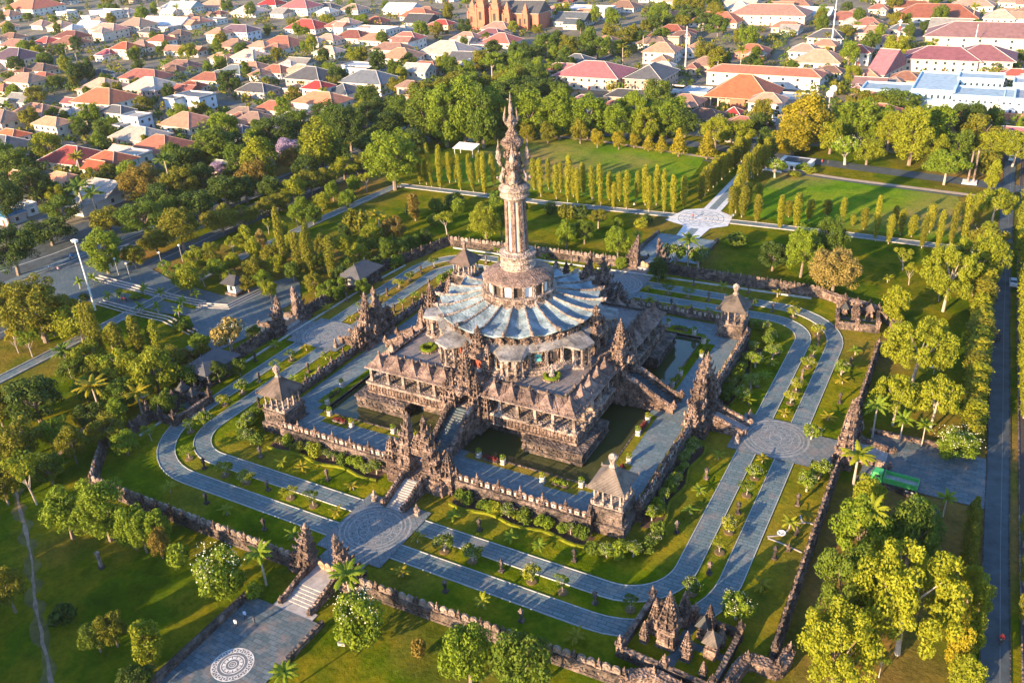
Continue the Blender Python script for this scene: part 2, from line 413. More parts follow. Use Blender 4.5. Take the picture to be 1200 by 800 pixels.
g = MB(); g.quad((-1090, -410, -.30), (690, -410, -.30), (690, 1490, -.30), (-1090, 1490, -.30)); struct('ground', g, M['townground'])
g = MB(); g.quad((-172, -420, -.20), (170, -420, -.20), (170, 205, -.20), (-172, 205, -.20)); struct('parkland', g, M['grass'])
g = MB(); g.quad((-104, 116, -.10), (-8, 120, -.10), (-14, 176, -.10), (-100, 186, -.10)); struct('lawn', g, M['field'])
g = MB(); g.quad((16, 119, -.10), (80, 119, -.10), (74, 164, -.10), (14, 170, -.10)); struct('lawn', g, M['field'])
# garden lawn inside the outer wall
g = MB(); g.poly([(p[0], p[1], -.08) for p in rsq(66.5, 12)]); struct('garden_lawn', g, M['garden'])
# loop roads
RA = [(49.3, 8.0), (52.6, 11.3), (56.3, 15.0), (59.6, 18.3)]
g = MB()
g.ring(rsq(*RA[1]), rsq(*RA[0]), .0); g.ring(rsq(*RA[3]), rsq(*RA[2]), .0)
struct('loop_road', g, M['road'])
g = MB()
for h, rd, s in ((49.3, 8, -1), (52.6, 11.3, 1), (56.3, 15, -1), (59.6, 18.3, 1)):
    g.raised_ring(rsq(h+(.13 if s > 0 else 0), rd+(.13 if s > 0 else 0)), rsq(h-(0 if s > 0 else .13), rd-(0 if s > 0 else .13)), -.1, .09)
struct('road_kerb', g, M['kerb'])
# crossing courts on the four axes, with ringed stone medallions
g = MB(); rg = MB()
for k in range(4):
    ca, sa = round(math.cos(PI/2*k)), round(math.sin(PI/2*k))
    def T(x, y): return (x*ca-y*sa, x*sa+y*ca)
    w = 6.6
    g.poly([(*T(x, y), .135) for x, y in ((-w, -62.5), (w, -62.5), (w, -47.2), (-w, -47.2))])
    g.poly([(*T(x, y), .135) for x, y in ((-4.2, -67.), (4.2, -67.), (4.2, -62.5), (-4.2, -62.5))])
    c = T(0, -54.8)
    for r0, r1 in ((6.3, 5.9), (5.35, 5.1), (4.7, 4.45), (3.2, 3.0), (1.3, 1.0)):
        rg.ring(circ(r0, c), circ(r1, c), .145)
    for i in range(16):
        a = PI/8*i; q = (c[0]+3.85*math.cos(a), c[1]+3.85*math.sin(a))
        rg.ring(circ(.62, q, 12), circ(.46, q, 12), .145)
    for i in range(8):
        a = PI/4*i+.2; q = (c[0]+2.1*math.cos(a), c[1]+2.1*math.sin(a))
        rg.ring(circ(.7, q, 12), circ(.52, q, 12), .145)
struct('crossing_paving', g, mat_pavers('crossing_stone', (.11, .14, .15), (.16, .18, .185), (.06, .065, .065), 1.1, 1.1, .78, (.2, .16, .14), .6))
struct('medallion_inlay', rg, mat_plain('pale_inlay_stone', (.22, .22, .215), .8, .35, 1.0))

# front plaza with its mandala (towards the viewer)
g = MB(); g.quad((-8.2, -150, -.03), (5.6, -150, -.03), (5.6, -76.2, -.03), (-8.2, -76.2, -.03)); struct('front_plaza', g, M['plaza'])
g = MB(); c = (-1., -87.8)
g.poly([(*p, -.015) for p in circ(3.05, c)], 1)
for r0, r1 in ((3.05, 2.88), (2.25, 2.15), (1.75, 1.6), (.62, .5), (.3, .2)): g.ring(circ(r0, c), circ(r1, c), -.003)
for i in range(20):
    a = 2*PI*i/20; q = (c[0]+2.56*math.cos(a), c[1]+2.56*math.sin(a))
    g.ring(circ(.33, q, 10), circ(.19, q, 10), -.0)
for i in range(12):
    a = 2*PI*i/12; q = (c[0]+1.18*math.cos(a), c[1]+1.18*math.sin(a))
    g.poly([(q[0]+.45*math.cos(a+t)*(.9 if k % 2 else .5), q[1]+.45*math.sin(a+t)*(.9 if k % 2 else .5), -.003) for k, t in enumerate([j*PI/4 for j in range(8)])])
struct('plaza_mandala', g, [mat_plain('white_mandala_stone', (.54, .51, .47), .8, .35, 1.2), mat_plain('dark_mandala_ground', (.12, .13, .14), .7, .2, 3.)])
# right-hand drive and the road beyond
g = MB(); g.quad((71, -6.2, -.03), (91.4, -6.2, -.03), (90.6, 9.4, -.03), (71, 9.4, -.03)); struct('side_plaza', g, M['plaza'])
road = [tuple((a+b)/2 for a, b in zip(P(ul, v)[:2], P(ur, v)[:2])) for ul, ur, v in ((1149, 1183, 960), (1150, 1182, 800), (1155, 1180, 640), (1158, 1182, 545), (1162, 1182, 450), (1164, 1182, 380), (1168, 1184, 310), (1172, 1186, 260), (1176, 1188, 215), (1180, 1190, 180))]
RW_ = 3.5
g = MB(); strip(g, road, RW_, -.05); struct('side_road', g, M['asphalt'])
g = MB(); strip(g, road, .12, -.035, 0, -.6); struct('road_seam', g, mat_plain('tar_seam', (.12, .12, .125), .8, .2, 1.))
g = MB(); kerb(g, road, .16, -.2, .03, 1.85); kerb(g, road, .16, -.2, .03, -1.85); kerb(g, road, .2, -.2, .08, -3.3); kerb(g, road, .2, -.2, .08, -4.4); struct('side_road_kerb', g, M['wallstone'])
g = MB(); strip(g, road, .85, -.12, 0, -3.85); struct('drainage_ditch', g, M['void'])
# perimeter path round the inner park
pth = smooth_line([(-112.6, -150), (-112.6, -49), (-113, -20), (-113, 28), (-111.5, 68), (-108.2, 106)])
g = MB(); strip(g, pth, 3.0, -.06); pth2 = [(-108, 106.5), (-48, 108), (-4, 111.5), (50, 114), (84, 114)]
strip(g, pth2, 3.0, -.06); struct('perimeter_path', g, M['road'])
g = MB()
for off in (1.65, -1.65): kerb(g, pth, .3, -.2, .12, off); kerb(g, pth2, .22, -.2, .05, off)
struct('path_kerb', g, M['stepstone'])
# boulevard: two carriageways with a hedge-planted median
g = MB(); b1 = [(-136, -250), (-136, -60), (-135.5, 40), (-134, 120), (-133, 420)]; b2 = [(-166, -250), (-160, -20), (-154, 70), (-149, 140), (-146, 420)]
strip(g, b1, 7.5, -.07); strip(g, b2, 8.0, -.07)
g.quad((-196, -60, -.075), (-154, -60, -.075), (-154, 34, -.075), (-190, 34, -.075))
struct('boulevard', g, M['asphalt'])
g = MB(); strip(g, b2, .18, -.05, 0, 3.5); strip(g, b2, .18, -.05, 0, -3.5); strip(g, b2, .16, -.05); strip(g, b1, .16, -.05)
g2 = [P(u, v)[:2] for u, v in ((0, 318), (60, 298), (110, 279))]; strip(g, g2, .3, -.045)
struct('lane_marking', g, M['line'])
g = MB(); strip(g, b2, 2.6, -.04, 0, 6.2); strip(g, [(-146, 30), (-144.5, 80), (-141, 140)], 2.2, -.05); struct('pavement', g, M['court'])
# entrance fork on the boulevard side
g = MB()
fork = pl((40, 322), (150, 300), (205, 330), (262, 346), (300, 336), (345, 322), (352, 333), (352, 350), (330, 362), (348, 392), (290, 395), (235, 420), (196, 424), (232, 395), (222, 370), (150, 362), (60, 345))
g.poly([(*p, -.04) for p in fork])
struct('forecourt', g, M['bitumen'])
g = MB()
for q in (((136, 339), (156, 343), (178, 350)), ((166, 362), (186, 368), (206, 376)), ((190, 350), (208, 354), (230, 361)), ((238, 398), (262, 388), (274, 380))): strip(g, pl(*q), 1.7, -.03)
struct('verge_grass', g, M['garden'])
# far street behind the playing fields
f1 = [(-260, 205), (-90, 200), (-20, 192), (40, 182), (110, 172), (260, 150)]
g = MB(); strip(g, f1, 7.5, -.06); strip(g, [(-4, 190), (-8, 260), (-14, 420)], 7, -.065); struct('far_street', g, M['asphalt'])
g = MB(); strip(g, [(-120, 189), (-60, 184.5), (-16, 177), (8, 172), (40, 166.5), (80, 163)], 2.2, -.055); struct('field_footpath', g, mat_plain('sandy_path', (.36, .27, .2), 1., .2, .6))
g = MB(); strip(g, [(-14, 172.5), (8, 169.5), (40, 164.5), (76, 161)], 1.5, -.05); struct('running_track', g, M['asphalt'])
# avenue to the white medallion
ax = lambda y: 1.2+(y-93)*.022+3.2
g = MB(); g.quad((-3.6, 76, -.03), (15, 76, -.03), (14.6, 95, -.03), (-3.2, 95, -.03)); struct('back_plaza', g, mat_pavers('back_plaza_stone', (.10, .15, .17), (.16, .21, .225), (.06, .07, .07), 1.6, .8, 0.1, (.3, .3, .3), .3))
g = MB()
g.poly([(*p, -.02) for p in ((-5.4, 106.5), (1.6, 103.6), (2.2, 95), (9.2, 95), (9.8, 104), (14.2, 108.), (13.2, 117), (8.4, 120), (8.2, 170), (2.6, 170), (2.6, 121), (-2.8, 117.5))])
struct('white_paving', g, mat_plain('white_terrazzo', (.52, .53, .54), .6, .18, .8))
g = MB(); c = (4.6, 111.6)
for r0, r1 in ((7.2, 6.95), (5.5, 5.25), (3.9, 3.65), (1.8, 1.5)): g.ring(circ(r0, c), circ(r1, c), -.008)
for i in range(14):
    a = 2*PI*i/14
    for rr, s in ((4.6, .42), (6.15, .4), (2.9, .45)): q = (c[0]+rr*math.cos(a), c[1]+rr*math.sin(a)); g.ring(circ(s, q, 8), circ(s*.55, q, 8), -.006)
g.quad((4.2, 121, -.01), (6.6, 121, -.01), (6.6, 170, -.01), (4.2, 170, -.01)); g.quad((4.4, 95, -.01), (6.8, 95, -.01), (6.8, 102.5, -.01), (4.4, 102.5, -.01))
struct('paving_pattern', g, mat_plain('blue_grey_inlay', (.13, .17, .185), .7, .3, 1.))
# trodden tracks in the grass
wr = mat_plain('worn_earth_verge', (.105, .092, .015), 1., .4, .5)
g = MB(); tr = smooth_line(pl((18, 572), (24, 600), (32, 630), (38, 665), (40, 700), (48, 740), (60, 800), (64, 830)), 7)
ea, eb = offset_line(tr, 1.), offset_line(tr, -1.)
wv = [(.7+.5*math.sin(i*1.3)+rnd.uniform(-.2, .5), .8+.5*math.sin(i*.9+2)+rnd.uniform(-.2, .5)) for i in range(len(tr))]
la = [tuple(t_+(e-t_)*w_[0] for t_, e in zip(tr[i], ea[i])) for i, w_ in enumerate(wv)]; lb = [tuple(t_+(e-t_)*w_[1] for t_, e in zip(tr[i], eb[i])) for i, w_ in enumerate(wv)]
for i in range(len(tr)-1): g.quad((*lb[i], -.185), (*lb[i+1], -.185), (*la[i+1], -.185), (*la[i], -.185))
struct('worn_ground', g, wr)
g = MB(); tr = smooth_line(pl((18, 572), (24, 600), (32, 630), (38, 665), (40, 700), (48, 740), (60, 800), (64, 830)), 5)
ea, eb = offset_line(tr, .35), offset_line(tr, -.35)
wv = [(.6+rnd.uniform(-.3, .6), .6+rnd.uniform(-.3, .6)) for i in range(len(tr))]
la = [tuple(t_+(e-t_)*w_[0] for t_, e in zip(tr[i], ea[i])) for i, w_ in enumerate(wv)]; lb = [tuple(t_+(e-t_)*w_[1] for t_, e in zip(tr[i], eb[i])) for i, w_ in enumerate(wv)]
for i in range(len(tr)-1): g.quad((*lb[i], -.17), (*lb[i+1], -.17), (*la[i+1], -.17), (*la[i], -.17))
struct('dirt_track', g, M['dirt'])
g = MB(); tr = smooth_line(pl((107, 485), (92, 508), (70, 530), (55, 548)), 5); strip(g, tr, .9, -.17); struct('dirt_track', g, M['dirt'])
# town lanes
g = MB()
for x0, y0, x1, y1 in ((-210, -100, -200, 560), (-262, -40, -255, 560), (-330, -40, -320, 560), (-420, 80, -410, 700), (-200, 95, -560, 105), (-200, 190, -640, 200), (-200, 300, -640, 310), (-200, 420, -700, 425), (-60, 205, -60, 520), (30, 190, 30, 520), (-160, 330, 160, 330), (90, 200, 90, 520)):
    d = 2.6
    if abs(x1-x0) > abs(y1-y0): g.quad((x1, y1-d, -.25), (x0, y0-d, -.25), (x0, y0+d, -.25), (x1, y1+d, -.25))
    else: g.quad((x0-d, y0, -.24), (x0+d, y0, -.24), (x1+d, y1, -.24), (x1-d, y1, -.24))
struct('town_lanes', g, mat_plain('lane_asphalt', (.11, .11, .11), .9, .3, .3))

# ================================================================ carved stone builders
def relief(mb, c, w, d, h, n, rz, m=0, s=.35, rg=rnd):
    """small carved lumps standing proud of the four faces of a block"""
    ca, sa = math.cos(rz), math.sin(rz)
    for _ in range(n):
        f = rg.randrange(4); t = rg.uniform(-.5, .5); z = c[2]+rg.uniform(.05, .85)*h
        if f < 2: x, y = t*w, (d/2)*(1 if f else -1)
        else: x, y = (w/2)*(1 if f == 3 else -1), t*d
        k = s*rg.uniform(.5, 1.2)
        mb.box((c[0]+x*ca-y*sa, c[1]+x*sa+y*ca, z), (k, k, k*rg.uniform(.6, 1.5)), rz+rg.uniform(-.3, .3), m, .6)
def horns(mb, c, w, d, h, rz, m=0, k=.2):
    ca, sa = math.cos(rz), math.sin(rz)
    for x, y in ((-1, -1), (1, -1), (1, 1), (-1, 1), (0, -1), (0, 1), (-1, 0), (1, 0)):
        X, Y = x*w/2, y*d/2
        mb.pyr((c[0]+X*ca-Y*sa, c[1]+X*sa+Y*ca, c[2]), k*w+.12, k*d+.12, h*(1 if x and y else 1.35), rz, m)
def candi(mb, c, w, d, h, tiers=7, rz=0.0, m=0, base=.34, taper=.8, rg=rnd):
    """stepped carved tower"""
    x, y, z = c
    hb = h*base
    mb.box((x, y, z), (w*1.16, d*1.16, hb*.16), rz, m)
    mb.box((x, y, z+hb*.16), (w*1.0, d*1.0, hb*.66), rz, m, .97); relief(mb, (x, y, z+hb*.16), w, d, hb*.66, int(10+w*3), rz, m, .12*w, rg)
    mb.box((x, y, z+hb*.82), (w*1.18, d*1.18, hb*.18), rz, m, 1.05)
    zz = z+hb; hh = h*(1-base); ww, dd = w, d; tot = sum(taper**i for i in range(tiers))
    for i in range(tiers):
        ht = hh*.86*taper**i/tot
        horns(mb, (x, y, zz-.04), ww*1.04, dd*1.04, ht*.75, rz, m, .16)
        ww *= .80; dd *= .82
        mb.box((x, y, zz), (ww*.9, dd*.9, ht*.72), rz, m, .92); relief(mb, (x, y, zz), ww*.9, dd*.9, ht*.7, 8, rz, m, .13*ww+.08, rg)
        mb.box((x, y, zz+ht*.72), (ww*1.1, dd*1.1, ht*.28), rz, m, 1.0)
        zz += ht
    mb.lathe([(ww*.42, 0), (ww*.5, hh*.03), (ww*.25, hh*.06), (ww*.3, hh*.08), (.02, hh*.15)], 6, (x, y, zz), m)
def half_gate(mb, side, w, d, h, tiers=6, m=0, rg=rnd):
    """one half of a split gate; the flat sawn face is at x=0, the steps go out towards side"""
    z = 0.0; tiers = 6
    for i in range(tiers):
        t = i/(tiers-1); ww = w*(1-t)**1.15*.84+w*.16; dd = d*(1-.66*t); ht = h/tiers*(1.3-.6*t)
        if i == 0: mb.box((side*ww*.58, 0, z), (ww*1.16, dd*1.25, ht*.3), 0, m)
        mb.box((side*ww*.46, 0, z), (ww*.92, dd*.9, ht*.62), 0, m, .96); mb.box((side*ww*.53, 0, z+ht*.6), (ww*1.06, dd*1.08, ht*.14), 0, m, 1.06); mb.box((side*ww*.58, 0, z+ht*.74), (ww*1.16, dd*1.22, ht*.12), 0, m, 1.0); mb.box((side*ww*.46, 0, z+ht*.85), (ww*.92, dd*.95, ht*.16), 0, m, .9)
        for k in range(5+int(w)):
            s = (.14+.07*ww)*rg.uniform(.5, 1.4)
            mb.box((side*rg.uniform(.1, .95)*ww, dd*.46*rg.choice((-1, 1)), z+rg.uniform(.04, .5)*ht), (s, s*.9, s*1.4), rg.uniform(-.4, .4), m, .55)
            if k < 4: mb.box((side*ww*.95, rg.uniform(-.4, .4)*dd, z+rg.uniform(.04, .5)*ht), (s, s, s*1.4), 0, m, .55)
        for yy in (-.5, .5):
            x, y = side*ww*1.05, yy*dd*1.1; r_ = .10*ww+.07
            mb.tube([(x-side*r_, y, z+ht*.82), (x+side*r_*.7, y*1.06, z+ht*1.05), (x+side*r_*.9, y*1.1, z+ht*1.45)], [r_, r_*.75, .03], 5, m)
        mb.pyr((side*ww*1.02, 0, z+ht*.84), .2*ww+.12, .3*dd, ht*.8, 0, m)
        for yy in (-.52, .52): mb.pyr((side*ww*.5, yy*dd, z+ht*.84), .24*ww+.1, .14*dd+.1, ht*.6, 0, m)
        z += ht
    mb.lathe([(w*.12, 0), (w*.15, h*.02), (w*.08, h*.04), (w*.09, h*.055), (.02, h*.12)], 6, (side*w*.1, 0, z), m)
def statue_mb(mb, c, s=1.0, m=0):
    """squat guardian figure on a block"""
    x, y, z = c
    mb.box((x, y, z), (.7*s, .7*s, .5*s), 0, m); mb.lathe([(.34*s, .5*s), (.4*s, .75*s), (.3*s, 1.0*s), (.34*s, 1.2*s), (.14*s, 1.4*s)], 8, c, m)
    mb.ball((x, y, z+1.55*s), .2*s, 1.1, 7, 5, m); mb.pyr((x, y, z+1.68*s), .24*s, .24*s, .35*s, 0, m)
    for a in (-.34, .34): mb.tube([(x+a*s, y, z+1.2*s), (x+a*1.3*s, y-.1*s, z+.9*s), (x+a*.7*s, y-.28*s, z+.85*s)], [.1*s, .09*s, .07*s], 5, m)

# ================================================================ THE MONUMENT
ZW, ZC, ZF, ZD = 1.3, 2.0, 7.1, 11.6     # water, court, gallery floor, deck
PH = 24.6
mon = thing('monument', 'great tiered stone monument with blue-grey fluted umbrella roof and tall central tower', 'monument')
def rot(x, y, k):
    c, s = ((1, 0), (0, 1), (-1, 0), (0, -1))[k]; return (x*c-y*s, x*s+y*c)
# plinth with four corner blocks standing in the water
mb = MB(); mb.box((0, 0, .5), (PH*2-5, PH*2-5, 4.2), 0, 0)
for sx in (-1, 1):
    for sy in (-1, 1):
        mb.box((sx*20.4, sy*20.4, 1.5), (12.6, 12.6, 2.5)); mb.box((sx*20.4, sy*20.4, 4.0), (13.2, 13.2, .35)); mb.box((sx*20.4, sy*20.4, 2.1), (13.1, 13.1, .4)); mb.box((sx*20.4, sy*20.4, .5), (11.6, 11.6, 1.0))
for k in range(4):
    for i in range(70):
        t = rnd.uniform(14.2, 26)*rnd.choice((-1, 1)); o = 26.75
        q = rot(t, -o, k); s = rnd.uniform(.2, .6); mb.box((*q, rnd.uniform(2.4, 3.6)), (s*1.6, s, s), k*PI/2, 0, .7)
mb.build('plinth', M['wallstone'], mon)
mb = MB(); mb.box((0, 0, 4.42), (PH*2, PH*2, 2.3)); mb.box((0, 0, 6.55), (PH*2+.7, PH*2+.7, .55), 0, 1); mb.box((0, 0, 4.45), (PH*2+.5, PH*2+.5, .5))
for k in range(4):
    for i in range(64):
        q = rot(-24.2+i*.77, -PH-.05, k); mb.box((*q, 5.05), (.42, .3, 1.3), k*PI/2, 0, .8)
        if i % 3 == 0: mb.box((*q, 5.9), (.9, .45, .5), k*PI/2, 0, .7)
mb.build('platform_wall', [M['carved'], M['pale']], mon)
# recessed gallery: inner wall, columns, eaves, rows of little pyramid roofs
mb = MB(); mb.box((0, 0, ZF), (40.6, 40.6, 4.4)); 
mb.build('gallery_wall', M['wallstone'], mon)
mb = MB()
for k in range(4):
    pass
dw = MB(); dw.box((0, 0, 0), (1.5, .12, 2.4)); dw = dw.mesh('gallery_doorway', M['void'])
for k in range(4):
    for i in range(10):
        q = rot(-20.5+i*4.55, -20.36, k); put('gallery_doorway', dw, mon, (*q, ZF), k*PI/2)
colm = MB(); colm.box((0, 0, 0), (.95, .95, .5)); colm.box((0, 0, .5), (.6, .6, 2.5), 0, 0, .92); colm.box((0, 0, 3.), (.95, .95, .4), 0, 0, 1.15)
colm = colm.mesh('gallery_column', M['pale'])
pm = MB(); pm.box((0, 0, 0), (3.3, 3.3, .2)); 
prof = [(1.0, 0.2), (.58, .8), (.3, 1.45), (.14, 2.0)]
for (r0, z0), (r1, z1) in zip(prof, prof[1:]): pm.box((0, 0, z0), (3.1*r0, 3.1*r0, z1-z0), 0, 0, r1/r0)
pm.lathe([(.2, 2.0), (.32, 2.15), (.18, 2.3), (.25, 2.45), (.03, 2.95)], 6)
for a in range(4):
    x, y = ((1.5, 1.5), (-1.5, 1.5), (-1.5, -1.5), (1.5, -1.5))[a]; pm.pyr((x, y, .15), .3, .3, .45)
pm = pm.mesh('pyramid_roof', M['cap'])
bay = [5.9+3.9*i for i in range(4)]+[22.4]
for k in range(4):
    for s in (-1, 1):
        for i, t in enumerate(bay):
            if i == 4 and s < 0: continue
            q = rot(s*t, -22.5, k); put('pyramid_roof', pm, mon, (*q, 10.75), k*PI/2)
            if i < 4: q = rot(s*(t+1.9), -23.9, k); put('gallery_column', colm, mon, (*q, ZF), k*PI/2)
            if i == 4: q = rot(s*23.9, -23.9, k); put('gallery_column', colm, mon, (*q, ZF), k*PI/2)
        q = rot(s*4.1, -23.9, k); put('gallery_column', colm, mon, (*q, ZF), k*PI/2)
mb = MB()
for k in range(4):                       # sloping eave between the little roofs, with a parapet behind
    a, b_, c_, d_ = (-24.9, -24.9), (24.9, -24.9), (20.9, -20.9), (-20.9, -20.9)
    A, B_, C_, D_ = [rot(*p, k) for p in (a, b_, c_, d_)]
    mb.quad((*A, 10.45), (*B_, 10.45), (*C_, 11.75), (*D_, 11.75)); mb.quad((*A, 10.2), (*D_, 11.3), (*C_, 11.3), (*B_, 10.2)); mb.quad((*A, 10.2), (*B_, 10.2), (*B_, 10.45), (*A, 10.45), 1)
    for t in range(-24, 25):
        q = rot(t*.99, -22.8, k)
        if t % 2: mb.tube([(*rot(t, -24.8, k), 10.5), (*rot(t*.86, -21, k), 11.77)], .09, 4)
mb.build('gallery_eave', [M['cap'], M['pale']], mon)
mb = MB(); mb.box((0, 0, 11.5), (41.7, 41.7, .12), 0, 1)
for k in range(4):
    for s in (-1, 1):
        q = rot(s*12.6, -20.9, k); mb.box((*q, 11.4), (16.2, .35, .75), k*PI/2, 0)
        for t in range(5): q = rot(s*(5.2+t*3.9), -20.9, k); mb.box((*q, 11.4), (.5, .5, 1.15), k*PI/2, 0, .8); mb.pyr((*q, 12.55), .5, .5, .4, k*PI/2)
mb.build('deck', [M['wallstone'], M['deck']], mon)
# hall
NS = 32
def ngon(r, n=NS, a0=0.0): return [(r*math.cos(a0+2*PI*i/n), r*math.sin(a0+2*PI*i/n)) for i in range(n)]
mb = MB(); mb.lathe([(18.6, 11.55), (18.6, 12.0), (18.1, 12.0), (18.1, 12.45), (17.5, 12.45), (17.5, 12.8)], NS); mb.build('hall_base', M['pale'], mon)
mb = MB(); mb.lathe([(16.9, 12.7), (16.9, 13.5), (17.15, 13.5), (17.15, 13.75), (16.8, 13.75), (16.8, 16.2)], NS, m=0)
for i in range(160):
    a = rnd.uniform(0, 2*PI); s = rnd.uniform(.2, .5); mb.box((16.95*math.cos(a), 16.95*math.sin(a), rnd.uniform(12.7, 15.7)), (s, s, s), a, 0, .7)
mb.build('hall_wall', M['carved'], mon)
fr = MB(); fr.box((0, .1, 0), (1.75, .5, .25)); fr.box((-.75, 0, .25), (.28, .45, 1.75)); fr.box((.75, 0, .25), (.28, .45, 1.75)); fr.box((0, 0, 2.), (1.95, .55, .3))
fr.pyr((0, 0, 2.3), 1.9, .5, 1.2); fr.pyr((-.85, 0, 2.3), .4, .5, .7); fr.pyr((.85, 0, 2.3), .4, .5, .7)
fr = fr.mesh('window_frame', M['carved'])
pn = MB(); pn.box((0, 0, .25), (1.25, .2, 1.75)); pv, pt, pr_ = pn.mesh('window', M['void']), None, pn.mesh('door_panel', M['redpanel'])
pt = pn.mesh('door_panel', M['teal'])
pil = MB(); pil.box((0, 0, 0), (.75, .75, .5)); pil.box((0, 0, .5), (.5, .5, 2.6)); pil.box((0, 0, 3.1), (.8, .8, .5), 0, 0, 1.2); pil = pil.mesh('pilaster', M['pale'])
for i in range(NS):
    a = 2*PI*(i+.5)/NS; deg = math.degrees(a) % 90
    axis = min(deg, 90-deg) < 9
    if not axis:
        w = put('window', pt if i in (27, 11) else (pr_ if i % 5 == 2 else pv), mon, (16.8*math.cos(a), 16.8*math.sin(a), 13.6), a+PI/2)
        put('window_frame', fr, w, (0, -.05, 0))
    a = 2*PI*i/NS
    put('pilaster', pil, mon, (17.15*math.cos(a), 17.15*math.sin(a), 12.75), a)
# flat pale roof ring over the hall with eight canted bays below it
mb = MB()
rr = []
for i in range(64):
    a = 2*PI*i/64; k = (math.degrees(a)-22.5) % 45; k = min(k, 45-k); rr.append(17.5+(3.1 if k < 6 else (1.9 if k < 10 else 0)))
out = [(rr[i]*math.cos(2*PI*i/64), rr[i]*math.sin(2*PI*i/64)) for i in range(64)]
inn = [(15.2*math.cos(2*PI*i/64), 15.2*math.sin(2*PI*i/64)) for i in range(64)]
n = 64
mb._add([(*p, 16.2) for p in out]+[(*p, 16.55) for p in out]+[(*p, 17.25) for p in inn], [(i, (i+1) % n, n+(i+1) % n, n+i) for i in range(n)]+[(n+i, n+(i+1) % n, 2*n+(i+1) % n, 2*n+i) for i in range(n)]+[tuple(range(n-1, -1, -1))])
mb.build('lower_roof', M['lowroof'], mon)
for j in range(8):
    a = R(22.5+45*j); b = MB()
    for da, r in ((-.105, 18.9), (-.04, 20.0), (.04, 20.0), (.105, 18.9)):
        q = (r*math.cos(a+da), r*math.sin(a+da)); b.box((*q, 11.6), (.8, .8, .9), a); b.box((*q, 12.5), (.5, .5, 3.2), a); b.box((*q, 15.6), (.85, .85, .6), a)
    b.prism([(r*math.cos(a+da), r*math.sin(a+da)) for da, r in ((-.13, 17.2), (-.13, 19.4), (-.05, 20.6), (.05, 20.6), (.13, 19.4), (.13, 17.2))], 11.58, 12.1)
    b.build('entrance_bay', M['pale'], mon)
# clerestory
mb = MB(); mb.lathe([(15.1, 16.9), (15.1, 18.2)], 40)
for i in range(40):
    a = 2*PI*(i+.5)/40; mb.box((15.6*math.cos(a), 15.6*math.sin(a), 17.0), (1.5, .3, .9), a+PI/2, 0); mb.pyr((15.7*math.cos(a), 15.7*math.sin(a), 17.9), 1.9, .6, .8, a+PI/2)
mb.build('clerestory', M['carved'], mon)
# the fluted umbrella roof: twenty ridges, valleys between
NR = 20
mb = MB()
def ridge_pt(i, t):
    a = 2*PI*i/NR; r = 7.2+(17.3-7.2)*t; z = 21.7-1.9*t+1.0*max(0, t-.72)**1.4*2.5-.3*math.sin(PI*t)
    return Vector((r*math.cos(a), r*math.sin(a), z))
def valley_pt(i, t):
    a = 2*PI*(i+.5)/NR; r = 7.1+(16.3-7.1)*t; z = 21.4-2.2*t-.5*math.sin(PI*(t**.7))
    return Vector((r*math.cos(a), r*math.sin(a), z))
K = 8
for i in range(NR):
    for t in range(K):
        t0, t1 = t/K, (t+1)/K
        r0, r1, v0, v1 = ridge_pt(i, t0), ridge_pt(i, t1), valley_pt(i, t0), valley_pt(i, t1); q0, q1 = ridge_pt(i+1, t0), ridge_pt(i+1, t1)
        m0, m1 = (r0+v0)/2-Vector((0, 0, .05)), (r1+v1)/2-Vector((0, 0, .05)); p0, p1 = (q0+v0)/2-Vector((0, 0, .05)), (q1+v1)/2-Vector((0, 0, .05))
        for a_, b_, c_, d_ in ((r0, r1, m1, m0), (m0, m1, v1, v0), (v0, v1, p1, p0), (p0, p1, q1, q0)): mb.quad(tuple(a_), tuple(b_), tuple(c_), tuple(d_))
    dz = Vector((0, 0, .35)); r1, v1, q1 = ridge_pt(i, 1), valley_pt(i, 1), ridge_pt(i+1, 1); m1 = (r1+v1)/2-Vector((0, 0, .05)); p1 = (q1+v1)/2-Vector((0, 0, .05))
    for a_, b_ in ((r1, m1), (m1, v1), (v1, p1), (p1, q1)): mb.quad(tuple(a_), tuple(b_), tuple(b_-dz), tuple(a_-dz))
um = mb.build('umbrella_roof', M['umbrella'], mon)
mb = MB()
for t in range(K):
    pass
pts = [ridge_pt(0, t/10)+Vector((0, 0, .12)) for t in range(11)]+[Vector((17.9, 0, 20.35)), Vector((18.2, 0, 20.8))]
mb.tube(pts, [.2]*7+[.24, .28, .34, .36, .36, .1], 6); mb.ball((17.3, 0, 20.35), .55, 1, 7, 5)
rb = mb.mesh('ridge_beam', M['pale'])
for i in range(NR): put('ridge_beam', rb, um, (0, 0, 0), 2*PI*i/NR)
# porches with spires at the four axes
for k in range(4):
    b = MB()
    for x in (-2.3, 2.3): candi(b, (x, -18.0, 11.6), 1.2, 1.4, 6.8, 5, 0, 0, .55)
    candi(b, (0, -17.4, 15.9), 2.2, 1.9, 6.0, 6, 0, 0, .22)
    b.box((0, -18.0, 15.4), (4.8, 2.4, .7)); b.box((0, -17.9, 14.9), (3.2, 2.0, .6))
    b.box((-1.6, -18., 11.6), (.7, 1.6, 3.4)); b.box((1.6, -18., 11.6), (.7, 1.6, 3.4)); b.box((0, -19.2, 11.56), (6.4, 3., .3))
    po = b.build('porch', M['carved'], mon, rz=k*PI/2)
    b = MB(); b.box((0, -17.4, 11.9), (2.5, .3, 3.)); b.build('door', M['redpanel'], po)
